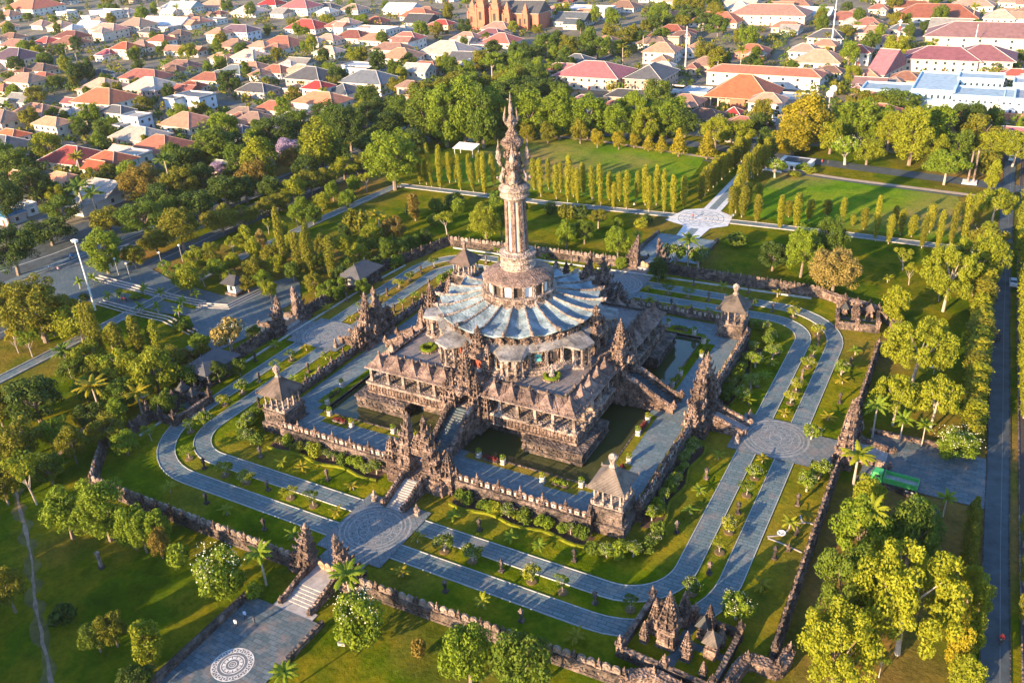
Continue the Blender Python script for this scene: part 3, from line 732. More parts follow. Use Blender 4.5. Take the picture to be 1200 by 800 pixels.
# drum
mb = MB(); mb.lathe([(8.3, 20.1), (8.3, 20.7), (7.9, 20.9), (7.9, 21.5), (7.55, 21.6), (7.55, 22.9), (7.8, 22.95), (7.8, 23.2)], 40); dr = mb.build('drum', M['pale'], mon)
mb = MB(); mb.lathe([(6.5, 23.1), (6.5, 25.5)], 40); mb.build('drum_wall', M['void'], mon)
w1 = MB(); w1.box((0, 0, 0), (1.5, .2, 2.1)); w1 = w1.mesh('drum_window', M['white'])
w2 = MB(); w2.box((0, 0, 0), (1.3, .12, .85)); w2 = w2.mesh('carved_panel', M['carved'])
p1 = MB(); p1.box((0, 0, 0), (.42, .5, 2.5)); p1.box((0, 0, 2.2), (.7, .7, .3)); p1 = p1.mesh('drum_pillar', M['pale'])
for i in range(20):
    a = 2*PI*(i+.5)/20
    if i % 2: put('drum_window', w1, mon, (6.6*math.cos(a), 6.6*math.sin(a), 23.2), a+PI/2)
    put('carved_panel', w2, mon, (7.58*math.cos(a), 7.58*math.sin(a), 21.85), a+PI/2)
    a = 2*PI*i/20; put('drum_pillar', p1, mon, (7.1*math.cos(a), 7.1*math.sin(a), 23.15), a)
mb = MB(); mb.lathe([(6.9, 25.35), (7.25, 25.5), (7.2, 25.85), (6.5, 26.25), (5.4, 26.75), (4.3, 27.1), (3.5, 27.3)], 48, flute=lambda i: 1.0 if i % 4 else 1.03); mb.build('drum_roof', M['cap'], mon)
mb = MB(); mb.lathe([(3.5, 26.9), (3.5, 27.6), (3.75, 27.8), (3.4, 28.1), (3.25, 28.5), (3.6, 28.8), (3.6, 29.2), (3.3, 29.4), (3.5, 29.8), (3.85, 30.2), (3.85, 30.5), (2.9, 30.75), (2.7, 31.1)], 32); mb.build('tower_base', M['pale'], mon)
mb = MB(); mb.lathe([(2.05, 30.9), (1.75, 42.0)], 16, a0=PI/16); sh = mb.build('shaft', M['panel'], mon)
b = MB()
for (r0, z0), (r1, z1) in (((2.2, 30.9), (1.98, 42.)),):
    b._add([(r0-.5, -.46, z0), (r0+.12, -.46, z0), (r0+.12, .46, z0), (r0-.5, .46, z0), (r1-.5, -.4, z1), (r1+.1, -.4, z1), (r1+.1, .4, z1), (r1-.5, .4, z1)], [(0, 1, 5, 4), (1, 2, 6, 5), (2, 3, 7, 6), (3, 0, 4, 7), (4, 5, 6, 7)])
b = b.mesh('shaft_rib', M['shaft'])
for i in range(8): put('shaft_rib', b, sh, (0, 0, 0), 2*PI*i/8+.2)
mb = MB(); mb.lathe([(2.2, 41.6), (2.5, 42.0), (2.95, 42.3), (2.95, 42.7), (2.6, 42.9), (2.75, 43.4), (3.1, 43.7), (3.1, 44.2), (2.7, 44.5), (2.3, 45.)], 28); mb.build('tower_collar', M['pale'], mon)
mb = MB(); mb.lathe([(1.6, 44.6), (2.0, 45.4), (1.8, 46.2), (1.5, 46.8), (1.75, 47.6), (1.9, 48.4), (1.5, 49.2), (1.2, 49.9), (1.5, 50.7), (1.3, 51.4), (2.0, 52.0), (2.5, 52.6), (2.55, 53.2), (1.9, 53.7), (1.35, 54.1), (1.4, 54.6), (.85, 55.2), (.55, 55.8), (.75, 56.2)], 18)
for i in range(60):
    a = rnd.uniform(0, 2*PI); z = rnd.uniform(44.6, 51.2); mb.ball((1.75*math.cos(a), 1.75*math.sin(a), z), rnd.uniform(.22, .45), 1.1, 6, 4)
mb.build('tower_head', M['carved'], mon)
dg = MB(); dg.tube([(2.3, 0, 44.8), (2.9, 0, 45.6), (2.5, .1, 46.6), (2.2, 0, 47.6), (2.7, -.1, 48.6), (3.2, 0, 49.4)], [.55, .6, .5, .45, .42, .5], 7); dg.ball((3.15, 0, 50.1), .72, 1., 8, 6)
dg.lathe([(.6, 50.5), (.5, 50.9), (.62, 51.1), (.35, 51.6), (.4, 51.8), (.12, 52.6), (.03, 53.6)], 7, (3.1, 0, 0)); dg.ball((2.7, .6, 45.6), .5, 1, 6, 4); dg.ball((2.7, -.6, 45.6), .5, 1, 6, 4); dg.ball((3.6, 0, 46.), .35, 1, 6, 4)
dg = dg.mesh('dragon_bracket', M['pale'])
for i in range(4): put('dragon_bracket', dg, mon, (0, 0, 0), PI/2*i+.45)
mb = MB(); mb.lathe([(.6, 55.7), (1.1, 56.4), (1.25, 57.), (.8, 57.5), (.45, 58.2), (.5, 59.), (.32, 60.), (.14, 61.4), (.03, 62.5)], 10)
for i in range(6):
    a = 2*PI*i/6; c_, s_ = math.cos(a), math.sin(a); mb.tube([(1.0*c_, 1.0*s_, 56.6), (1.5*c_, 1.5*s_, 57.4), (1.3*c_, 1.3*s_, 58.5), (1.15*c_, 1.15*s_, 59.6)], [.3, .28, .2, .04], 5)
mb.build('tower_finial', M['pale'], mon)
# round planters on the deck
for k in range(4):
    q = ((12.4, -12.7), (12.7, 12.4), (-12.4, 12.7), (-16.3, -16.9))[k]
    q = (14.3*(1 if q[0] > 0 else -1), 14.3*(1 if q[1] > 0 else -1))
    t = thing('round_planter', 'round planter with clipped hedge and '+('pale winged statue at the near corner of the deck', 'red flowers at the right corner of the deck', 'dark shrubs at the far corner of the deck', 'low greenery at the left corner of the deck')[k], 'planter', (*q, 11.62))
    b = MB(); b.lathe([(1.9, 0), (1.9, .35), (1.7, .35), (1.7, .2)], 20); b.build('rim', M['carved_dark'], t)
    b = MB(); b.lathe([(1.65, .2), (1.7, .75), (1.25, .85), (1.2, .3)], 20)
    for i in range(240):
        a = rnd.uniform(0, 2*PI); r = rnd.uniform(1.2, 1.75); s = .16; z = rnd.uniform(.5, .95); d = rnd.uniform(-.16, .16); b.quad((r*math.cos(a)-s, r*math.sin(a), z-d), (r*math.cos(a), r*math.sin(a)-s, z+d), (r*math.cos(a)+s, r*math.sin(a), z+d), (r*math.cos(a), r*math.sin(a)+s, z-d))
    b.build('hedge', M['leaf_lime'], t)
    if k == 0:
        b = MB(); b.lathe([(.7, .3), (.6, .9), (.35, 1.1), (.42, 1.7), (.3, 2.2)], 8); b.ball((0, 0, 2.5), .3); b.pyr((0, 0, 2.7), .35, .35, .6)
        for s in (-1, 1):
            b._add([(0, s*.2, 1.5), (.05, s*1.6, 3.0), (.1, s*1.5, 1.9), (.1, s*1.0, 1.3), (-.12, s*.2, 1.5), (-.05, s*1.6, 3.0), (0, s*1.5, 1.9), (0, s*1.0, 1.3)], [(0, 1, 2, 3), (7, 6, 5, 4), (0, 4, 5, 1), (1, 5, 6, 2), (2, 6, 7, 3)])
            b.tube([(0, s*.3, 1.9), (.4, s*.7, 2.3), (.5, s*.8, 3.0)], .1, 5)
        b.build('winged_statue', M['pale'], t, rz=-.8)
    else:
        b = MB()
        for i in range(160):
            a = rnd.uniform(0, 2*PI); r = rnd.uniform(0, 1.1); z = .3+rnd.uniform(.2, .9)*(1.2-r); s = .2; b.quad((r*math.cos(a)-s, r*math.sin(a), z), (r*math.cos(a), r*math.sin(a)-s, z+.1), (r*math.cos(a)+s, r*math.sin(a), z), (r*math.cos(a), r*math.sin(a)+s, z-.1))
        b.build('planting', M['leaf_red' if k == 1 else 'leaf_green'], t)
# four stair towers on the platform edge, with dragon stairs over the moat
KS = .963
for ch in list(mon.children):
    if ch.name.split('.')[0] in ('tower_head', 'dragon_bracket'): ch.scale = (.88, .88, 1)
for ch in list(mon.children):
    if ch.name.split('.')[0] in ('plinth', 'platform_wall', 'gallery_wall', 'gallery_eave', 'deck'): ch.scale = (KS, KS, 1)
    elif ch.name.split('.')[0] in ('gallery_doorway', 'gallery_column', 'pyramid_roof'): ch.location = (ch.location.x*KS, ch.location.y*KS, ch.location.z)
names = ('facing the front plaza', 'above the right-hand moat', 'at the shaded back', 'towards the boulevard on the left')
for k in range(4):
    t = thing('stair_tower', 'tall carved stair tower on the monument platform '+names[k], 'gate tower', (*rot(0, .9, k), 0), k*PI/2)
    b = MB()
    for x in (-2.7, 2.7): candi(b, (x, -24.4, 2.2), 2.4, 3.2, 13.0, 7, 0, 0, .42, .85)
    for x in (-4.7, 4.7): candi(b, (x, -24.2, 4.2), 1.4, 2.2, 7.6, 5, 0, 0, .42)
    candi(b, (0, -23.6, 11.2), 2.9, 2.6, 8.4, 7, 0, 0, .2, .86); b.box((0, -24., 10.4), (4., 3.8, 1.)); b.box((0, -22.3, 7.1), (2.8, .3, 3.4), 0, 1)
    b.ball((0, -26., 10.9), 1.0, 1.1, 8, 6)
    for s in (-1, 1): b.tube([(s*.9, -25.9, 10.8), (s*1.9, -26.1, 11.3), (s*1.8, -26.1, 12.6)], [.4, .3, .1], 6)
    b.build('tower', [M['carved' if k != 2 else 'carved_dark'], M['void']], t)  # back tower takes the darker stone, its shade put into the colour
    b = MB(); n = 18
    for i in range(n):
        f = i/n; b.box((0, -25.6-f*9.6-.27, 1.4), (4.0, .62, (ZF-.1-1.4)*(1-f)+(ZC-1.4)*f-.02+.12))
    b.build('steps', M['bitumen'], t)
    for s in (-1, 1):
        b = MB(); b.tube([(s*2.35, -26., 8.), (s*2.35, -28, 7.3), (s*2.35, -31, 5.6), (s*2.35, -34, 4.0), (s*2.35, -35.6, 3.3)], [.75, .6, .55, .55, .6], 7); b.ball((s*2.35, -36, 3.7), .7, 1.2, 8, 6); b.pyr((s*2.35, -36, 4.4), .6, .6, .8)
        b._add([(s*2.35+dx, y, z) for dx in (-.35, .35) for y, z in ((-25.6, 1.5), (-36, 1.5), (-36, 3.2), (-25.6, 7.6))], [(0, 1, 2, 3), (7, 6, 5, 4), (0, 4, 5, 1), (3, 2, 6, 7), (1, 5, 6, 2)])
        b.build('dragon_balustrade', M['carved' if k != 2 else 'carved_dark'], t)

# ================================================================ moat, court, walls, gates, pavilions
b = MB(); b.quad((-31, -31, ZW), (31, -31, ZW), (31, 31, ZW), (-31, 31, ZW)); struct('moat_water', b, M['water'])
b = MB(); b.raised_ring(rsq(39.3, .1, 1), rsq(30.6, .1, 1), 0, ZC); struct('court_paving', b, M['court'])
b = MB(); kb = MB()
for k in range(4):
    for s in (-1, 1):
        pts = [rot(x, y, k) for x, y in ((s*4.6, -32.6), (s*22, -32.6), (s*22, -34.2), (s*28.5, -34.2), (s*28.5, -32.5), (s*30.62, -32.5), (s*30.62, -30.62), (s*4.6, -30.62))]
        b.poly([(*p, ZC+.02) for p in pts])
        pts = [rot(x, y, k) for x, y in ((s*5, -39.4), (s*31, -39.4), (s*31, -38.5), (s*5, -38.5))]; b.poly([(*p, ZC+.02) for p in pts])
        kerb(kb, [rot(s*4.6, -30.75, k), rot(s*30.6, -30.75, k)], .3, 1.5, ZC+.12)
struct('court_lawn', b, M['garden']); struct('moat_kerb', kb, M['wallstone'])

SIDE = ['front', 'right', 'back', 'left']
# shared wall pieces
def post_mesh(w, h, mat):
    b = MB(); b.box((0, 0, 0), (w*1.2, w*1.2, h*.14)); b.box((0, 0, h*.14), (w, w, h*.5)); relief(b, (0, 0, h*.1), w, w, h*.5, 10, 0, 0, w*.3); b.box((0, 0, h*.62), (w*1.35, w*1.35, h*.1))
    b.box((0, 0, h*.72), (w*.8, w*.8, h*.12), 0, 0, .7)
    for x, y in ((-1, -1), (1, -1), (1, 1), (-1, 1)): b.pyr((x*w*.55, y*w*.55, h*.7), w*.3, w*.3, h*.14)
    b.lathe([(w*.3, h*.84), (w*.4, h*.9), (w*.2, h*.96), (.03, h*1.12)], 7)
    return b.mesh('wall_post', mat)
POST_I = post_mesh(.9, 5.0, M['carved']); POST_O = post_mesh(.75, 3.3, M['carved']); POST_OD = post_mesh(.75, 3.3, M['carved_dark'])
b = MB(); b.box((0, 0, 0), (1.15, .35, 1.0)); b.pyr((0, 0, 1.0), 1.1, .35, .3); b.box((0, 0, .15), (.72, .5, .68), 0, 1); b.box((0, 0, .33), (.3, .56, .32), 0, 0); PANEL_I = b.mesh('square_medallion', [M['carved'], M['panel']])
b = MB(); n = 14
for r0, d in ((.62, .16), (.3, .24)):
    vv = [(r0*math.cos(2*PI*i/n), s*d, .62+r0*math.sin(2*PI*i/n)) for s in (-1, 1) for i in range(n)]
    b._add(vv, [tuple(range(n)), tuple(range(2*n-1, n-1, -1))]+[(i, n+i, n+(i+1) % n, (i+1) % n) for i in range(n)])
b.box((-.5, 0, 0), (.5, .4, .3)); b.box((.5, 0, 0), (.5, .4, .3)); PANEL_O = b.mesh('round_medallion', M['pale'])
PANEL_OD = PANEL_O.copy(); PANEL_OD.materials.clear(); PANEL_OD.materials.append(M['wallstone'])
def wall_run(name, label, p0, p1, z0, h, th, inner, dark=False, spacing=4.0, group=None, cat='wall'):
    dx, dy = p1[0]-p0[0], p1[1]-p0[1]; L = math.hypot(dx, dy); a = math.atan2(dy, dx)
    t = thing(name, label, cat, (p0[0], p0[1], z0), a, group)
    b = MB(); b.box((L/2, 0, 0), (L, th*1.5, h*.22)); b.box((L/2, 0, h*.22), (L, th, h*.6)); b.box((L/2, 0, h*.78), (L, th*1.3, h*.22))
    if inner: b.box((L/2, 0, h*.42), (L, th*1.25, h*.14)); 
    for i in range(int(L*2.2)):
        s = rnd.uniform(.18, .42); b.box((rnd.uniform(0, L), rnd.choice((-1, 1))*th*.55, rnd.uniform(.1, h*.75)), (s*1.5, s, s), 0, 0, .7)
    b.build('wall_body', M['wallstone'], t)
    n = max(2, int(round(L/spacing))); 
    for i in range(n+1):
        put('wall_post', POST_I if inner else (POST_OD if dark else POST_O), t, (L*i/n, 0, 0))
    for i in range(n):
        q = 3 if inner else 2
        for j in range(q):
            put('medallion', PANEL_I if inner else (PANEL_OD if dark else PANEL_O), t, (L*(i+(j+.5+.12*(0 if q == 3 else (1 if j == 0 else -1)))/q)/n, 0, h))
    return t
inn = {0: ('left of the front stairs', 'right of the front stairs'), 1: ('between near corner pavilion and right stairs', 'between right stairs and right corner pavilion'),
       2: ('at the back, nearer the right pavilion', 'at the back, nearer the hidden far pavilion'), 3: ('left side, nearer the far pavilion', 'left side, nearer the left pavilion')}
for k in range(4):
    for j, (x0, x1) in enumerate(((-33.5, -7.6), (7.6, 33.5))):
        wall_run('court_wall', 'court wall with square medallions, '+inn[k][j], rot(x0, -39.9, k), rot(x1, -39.9, k), 0., 2.95, 1.1, True, k == 2, 4.2, 'walls round the moat court', 'wall')
# corner pavilions
wh = ('near corner, beside the loop road bend', 'right-hand corner beside the curving road', 'far corner, half hidden behind the umbrella roof', 'left-hand corner above the left lawn')
for k, (sx, sy) in enumerate(((1, -1), (1, 1), (-1, 1), (-1, -1))):
    t = thing('corner_pavilion', 'open stone pavilion with brown hipped shingle roof, '+wh[k], 'pavilion', (sx*36.1, sy*36.1, 0), 0, 'pavilions at the court corners', (.83, .83, .95))
    b = MB(); b.box((0, 0, 0), (8.2, 8.2, 2.2)); b.box((0, 0, 2.2), (7.0, 7.0, 2.7), 0, 0, .97); b.box((0, 0, 4.9), (7.3, 7.3, .5)); relief(b, (0, 0, 2.2), 7., 7., 2.6, 40, 0, 0, .5); b.build('base', M['wallstone'], t)
    b = MB(); b.box((0, 0, 5.38), (6.6, 6.6, .25))
    for s in (-3., -1, 1, 3.):
        for q in (-3.1, 3.1): b.box((s, q, 5.6), (.8, .3, .8)); b.box((q, s, 5.6), (.3, .8, .8))
    b.build('balustrade', M['pale'], t)
    cm = MB(); cm.box((0, 0, 0), (.6, .6, .5)); cm.box((0, 0, .5), (.34, .34, 3.)); cm.box((0, 0, 3.4), (.55, .55, .4)); cm = cm.mesh('column', M['pale'])
    for x in (-2.75, -.9, .9, 2.75):
        for y in (-2.75, 2.75): put('column', cm, t, (x, y, 5.6))
    for y in (-.9, .9):
        for x in (-2.75, 2.75): put('column', cm, t, (x, y, 5.6))
    b = MB(); b.box((0, 0, 9.0), (7.6, 7.6, .3)); b.box((0, 0, 9.3), (7.9, 7.9, .95), 0, 0, .68); b.box((0, 0, 10.25), (5.4, 5.4, 1.0), 0, 0, .55); b.box((0, 0, 11.25), (2.95, 2.95, 1.1), 0, 0, .3)
    for x, y in ((-1, -1), (1, -1), (1, 1), (-1, 1)): b.tube([(x*4., y*4., 9.35), (x*2.7, y*2.7, 10.3), (x*1.5, y*1.5, 11.3), (x*.45, y*.45, 12.35)], [.2, .17, .15, .12], 5); b.pyr((x*4., y*4., 9.3), .4, .4, .8)
    r_ = b.build('roof', M['thatch'], t)
    b = MB(); b.lathe([(.6, 12.0), (.85, 12.5), (.45, 12.9), (.6, 13.3), (.95, 14.3), (.8, 14.7), (.1, 15.2)], 8); b.build('finial', M['pale'], r_)
# inner gates and their stairs
wh = ('at the front, above the steps to the ringed crossing', 'on the right, above the steps to the right crossing', 'at the back, in the shade of the tower', 'on the left, facing the boulevard entrance')
for k in range(4):
    mt = M['carved_dark' if k == 2 else 'carved']  # back gate's shade is painted in with the darker stone
    t = thing('split_gate', 'split gate of the moat court '+wh[k], 'gate', (*rot(0, -40.2, k), 0), k*PI/2)
    for s in (-1, 1):
        b = MB(); half_gate(b, s, 3.7, 3.1, 11.8, 8, 0); o = b.build('gate_half', mt, t, (s*1.35, 0, 1.9))
        b = MB(); candi(b, (s*6.2, .1, 0), 1.9, 2.3, 8.4, 5, 0, 0, .45); b.build('side_tower', mt, t)
    b = MB(); b.box((0, 0, 0), (12, 5., 2.05)); b.box((0, .3, 6.2), (2.9, 1.8, .9)); candi(b, (0, .3, 7.1), 2.3, 1.7, 3.4, 4, 0, 0, .2); b.build('gate_base', mt, t)
    b = MB(); n = 13
    for i in range(n): b.box((0, -2.5-i*.5-.25, -.02), (3.5, .5, 1.95*(1-i/n)+.02+.1))
    b.build('steps', M['stepstone'], t)
    for s in (-1, 1):
        b = MB(); b._add([(s*2.1+dx, y, z) for dx in (-.3, .3) for y, z in ((-2.4, 0), (-9., 0), (-9., .8), (-2.4, 2.9))], [(0, 1, 2, 3), (7, 6, 5, 4), (0, 4, 5, 1), (3, 2, 6, 7), (1, 5, 6, 2)])
        b.tube([(s*2.1, -2.4, 3.5), (s*2.1, -5.5, 2.4), (s*2.1, -9., 1.1)], [.42, .4, .45], 6); b.ball((s*2.1, -9.2, 1.3), .55, 1.2, 7, 5)
        b.build('balustrade', mt, t)
# guardians beside the inner gates
for k in range(4):
    for s in (-1, 1):
        b = MB(); statue_mb(b, (0, 0, 0), 1.3); o = b.build('guardian_statue', M['pale'], None, (*rot(s*4.6, -48.6, k), .0), rz=k*PI/2)
        tag(o, 'x', 'statue', 'guardian statues at the inner gates'); pend(o, 'squat stone guardian statue', 'at the foot of the '+SIDE[k]+' gate steps')
# ---- outer wall
OW = 67.2
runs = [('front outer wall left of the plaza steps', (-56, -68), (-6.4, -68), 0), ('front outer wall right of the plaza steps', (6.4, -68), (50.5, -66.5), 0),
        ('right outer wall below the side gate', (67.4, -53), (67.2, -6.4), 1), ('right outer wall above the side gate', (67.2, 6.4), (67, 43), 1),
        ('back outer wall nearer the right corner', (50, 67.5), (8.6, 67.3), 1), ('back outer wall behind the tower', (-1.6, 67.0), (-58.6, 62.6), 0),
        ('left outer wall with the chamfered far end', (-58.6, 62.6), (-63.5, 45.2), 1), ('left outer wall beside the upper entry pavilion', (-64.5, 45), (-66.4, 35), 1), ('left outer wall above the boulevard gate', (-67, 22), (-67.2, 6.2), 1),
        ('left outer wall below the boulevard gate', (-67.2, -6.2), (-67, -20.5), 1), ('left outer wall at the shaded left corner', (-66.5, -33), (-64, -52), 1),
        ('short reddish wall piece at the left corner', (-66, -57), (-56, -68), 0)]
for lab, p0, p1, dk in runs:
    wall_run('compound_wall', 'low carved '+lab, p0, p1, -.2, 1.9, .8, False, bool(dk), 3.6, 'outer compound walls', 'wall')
# pale kerb inside the outer wall
b = MB()
for p0, p1 in (((-64, -20), (-63.5, 29)), ((-63.5, 29), (-62, 44)), ((-56, 60.8), (48, 65.4)), ((-62, -33), (-62, -52))): kerb(b, [p0, p1], .35, -.2, .3)
struct('garden_kerb', b, M['kerb'])
# ---- outer split gates
lat = MB()
for i in range(3):
    c = -1.35+1.35*i
    lat.box((c, 0, 0), (1.2, .16, .9)); n = 12
    pts = [(c+.6*math.cos(PI*j/n), .9+.75*math.sin(PI*j/n)) for j in range(n+1)]
    lat._add([(x, s*.08, z) for s in (-1, 1) for x, z in pts], [tuple(range(n+1)), tuple(range(2*n+1, n, -1))]+[(j, n+1+j, n+2+j, j+1) for j in range(n)])
    for r0 in (.42, .2):
        q = [(c+r0*math.cos(2*PI*j/12), -.12, .85+r0*math.sin(2*PI*j/12)) for j in range(13)]; lat.tube(q, .05, 4)
lat = lat.mesh('lattice_leaf', mat_plain('gilded_fretwork', (.40, .23, .14), .7, .3, 3., 0, .05))
ogs = [('facing the mandala plaza', (0, -67.5), 0, 9.0, 2.6), ('facing the parked green truck', (67.6, 1.6), PI/2, 9.2, 2.3), ('facing the white medallion', (3.5, 67.4), PI, 9.0, 2.6), ('facing the boulevard forecourt', (-67.0, 0), -PI/2, 9.0, 2.6)]
for lab, q, rz, h, gap in ogs:
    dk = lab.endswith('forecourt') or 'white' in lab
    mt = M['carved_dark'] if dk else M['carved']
    t = thing('split_gate', 'split stone gate in the outer wall '+lab, 'gate', (*q, -.1), rz)
    for s in (-1, 1):
        b = MB(); half_gate(b, s, 3.6, 2.8, h, 8, 0); b.build('gate_half', mt, t, (s*gap, 0, 0))
    b = MB(); b.box((0, -1.4, -.1), (gap*2, 5., .95)); 
    n = 6
    for i in range(n): b.box((0, -3.9-i*.62-.31, -.1), (gap*2, .62, .95*(1-(i+1)/(n+1))+.0))
    b.box((0, -8.4, -.1), (gap*2+2.6, 2.2, .14))
    b.build('steps', M['stepstone'], t)
    put('lattice_leaf', lat, t, (0, .3, .86))
    for s in (-1, 1):
        b = MB(); b._add([(s*(gap+.3)+dx, y, z) for dx in (-.3, .3) for y, z in ((-1.6, -.1), (-8., -.1), (-8., .6), (-7.2, 1.0), (-1.6, 2.3))], [(0, 1, 2, 3, 4), (9, 8, 7, 6, 5), (0, 5, 6, 1), (1, 6, 7, 2), (2, 7, 8, 3), (3, 8, 9, 4)])
        b.tube([(s*(gap+.3), -8.1, .4), (s*(gap+.3), -8., 1.0), (s*(gap+.3), -7.7, 1.5)], [.4, .35, .15], 6)
        b.build('balustrade', mt, t)
# plaza side walls
b = MB(); kerb(b, [(-8.6, -76.), (-8.6, -150)], .9, -.2, .9); kerb(b, [(-9.3, -76.), (-9.3, -150)], .5, -.2, .5); o = b.build('parapet', M['wallstone']); tag(o, 'long mossy stone parapet on the left edge of the mandala plaza', 'parapet')
b = MB(); kerb(b, [(5.9, -76.), (5.9, -84.5)], .6, -.2, .8); o = b.build('parapet', M['wallstone']); tag(o, 'short stone parapet on the right edge of the mandala plaza', 'parapet')
b = MB(); kerb(b, [(-3.9, 77), (-3.4, 95)], .7, -.2, .9); o = b.build('parapet', M['wallstone']); tag(o, 'stone parapet on the tower side of the blue back plaza', 'parapet')
b = MB(); kerb(b, [(15.3, 77), (14.9, 95)], .7, -.2, .9); o = b.build('parapet', M['wallstone']); tag(o, 'stone parapet on the lawn side of the blue back plaza', 'parapet')
b = MB(); kerb(b, [(70.5, 9.7), (87, 9.7)], .7, -.2, .8); o = b.build('parapet', M['carved']); tag(o, 'worn stone edging wall above the parked green truck', 'parapet')
b = MB(); kerb(b, smooth_line([(70.5, -6.2), (77, -7.2), (82, -9), (85, -11)]), .5, -.2, .4); o = b.build('parapet', M['wallstone']); tag(o, 'curved brown stone edging below the parked green truck', 'parapet')
# ---- corner shrine courts
def shrine_court(label, c, rz, w, d, dark, shrines):
    mt = M['carved_dark' if dark else 'carved']  # dark variant puts the left corner's shade into the stone colour
    t = thing('shrine_court', label, 'shrine', (*c, -.1), rz)
    b = MB(); b.box((0, 0, 0), (w, d, .5), 0, 1); b.box((0, 0, .45), (1.4, d-1, .1)); b.box((0, 1., .46), (w-1, 1.2, .1)); b.build('floor', [M['bitumen'], M['garden']], t)
    b = MB()
    for x, y, ww, dd in ((0, -d/2, w, .6), (0, d/2, w, .6), (-w/2, 0, .6, d), (w/2, 0, .6, d)):
        b.box((x, y, 0.02), (ww-.04, dd-.04, 1.6)); b.box((x, y, 1.6), (ww+.2, dd+.2, .35))
        for i in range(14): q = rnd.uniform(-.5, .5); b.box((x+q*(ww if ww > 1 else .5), y+q*(dd if dd > 1 else .5), rnd.uniform(.5, 1.9)), (.4, .4, .4), 0, 0, .6)
    b.build('low_wall', M['wallstone'], t)
    for x in (-.5, 0, .5):
        for y in (-.5, .5): put('wall_post', POST_OD if dark else POST_O, t, (x*w, y*d, .3), 0, (1.1, 1.1, 1.1))
    for kind, x, y, s in shrines:
        b = MB()
        if kind == 'tower': candi(b, (x, y, .3), 1.7*s, 1.7*s, 7.0*s, 7, 0, 0, .4, .86); b.box((x, y-.8*s, 1.4), (.9*s, .7*s, 1.2*s)); b.build('shrine', mt, t)
        else:
            b.box((x, y, .3), (1.5*s, 1.5*s, 1.8*s)); b.box((x, y, .3+1.8*s), (1.0*s, 1.0*s, 1.0*s)); relief(b, (x, y, .3), 1.5*s, 1.5*s, 1.7*s, 10, 0, 0, .3); o = b.build('shrine', mt, t)
            b = MB(); b.box((x, y, .3+2.8*s), (2.1*s, 2.1*s, 1.2*s), 0, 0, .25); b.pyr((x, y, .3+4.0*s), .5*s, .5*s, .5*s); b.build('thatch', M['black'] if kind == 'thatch' else M['thatch'], o)
    return t
def qd(a, b_): return (a[0]+b_[0])/2, (a[1]+b_[1])/2
shrine_court('carved shrine court with one tall tower and thatched shrines at the near wall corner', (55.2, -57.2), R(-4), 13.5, 11, False, (('tower', -1.7, -.3, 1.45), ('tower', 1.6, -1.6, .8), ('tower', -4.2, .9, .95), ('tower', 2.6, 4.2, .85), ('shrine', 4.4, .6, 1.15), ('tower', -1.2, 4.2, .95), ('tower', 4.9, 3., .55), ('thatch', 2.2, 3.2, 1.0), ('tower', -4.8, -1.6, .6), ('tower', 4.8, -3.6, .5), ('tower', -4.9, 3.2, .5)))
shrine_court('small shrine court with one carved tower at the right wall corner', (60.5, 56), R(8), 9, 8, False, (('tower', -.6, 0, .95), ('shrine', 2.6, 1.8, 1.), ('thatch', -3, 2, .9)))
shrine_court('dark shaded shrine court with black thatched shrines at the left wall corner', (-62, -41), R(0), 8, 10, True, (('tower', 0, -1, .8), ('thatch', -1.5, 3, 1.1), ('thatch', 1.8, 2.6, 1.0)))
for lab, pts, dk in (('curved rockwork outer wall in front of the near shrine court', ((50.5, -66.5), (54, -64.6), (58, -65.2), (62, -66.2), (64.5, -64)), 0), ('rocky outer wall turning the corner right of the near shrine court', ((63.4, -62), (64.5, -56.5), (68.5, -56.0), (69.3, -52.5)), 0),
                     ('rocky wall pieces round the small right-hand shrine court', ((50, 67.5), (56, 65), (62, 63.5), (66.5, 60)), 0), ('rocky outer wall turning beside the right shrine court', ((66.8, 43), (70.5, 46), (70, 54), (66.5, 60)), 0)):
    t = thing('rockwork_wall', lab, 'wall', (*pts[0], -.2)); o = pts[0]
    b = MB(); q = [(x-o[0], y-o[1]) for x, y in smooth_line(list(pts), 5)]; kerb(b, q, 1.3, 0, 1.9); kerb(b, q, 1.7, 1.7, 2.15)
    for i in range(60): p = rnd.choice(q); s = rnd.uniform(.3, .7); b.box((p[0]+rnd.uniform(-.7, .7), p[1]+rnd.uniform(-.7, .7), rnd.uniform(.3, 1.9)), (s, s, s), rnd.random(), 0, .6)
    b.build('rock_face', M['carved'], t)
    for x, y in [(x-o[0], y-o[1]) for x, y in pts]: put('wall_post', POST_O, t, (x, y, 0))
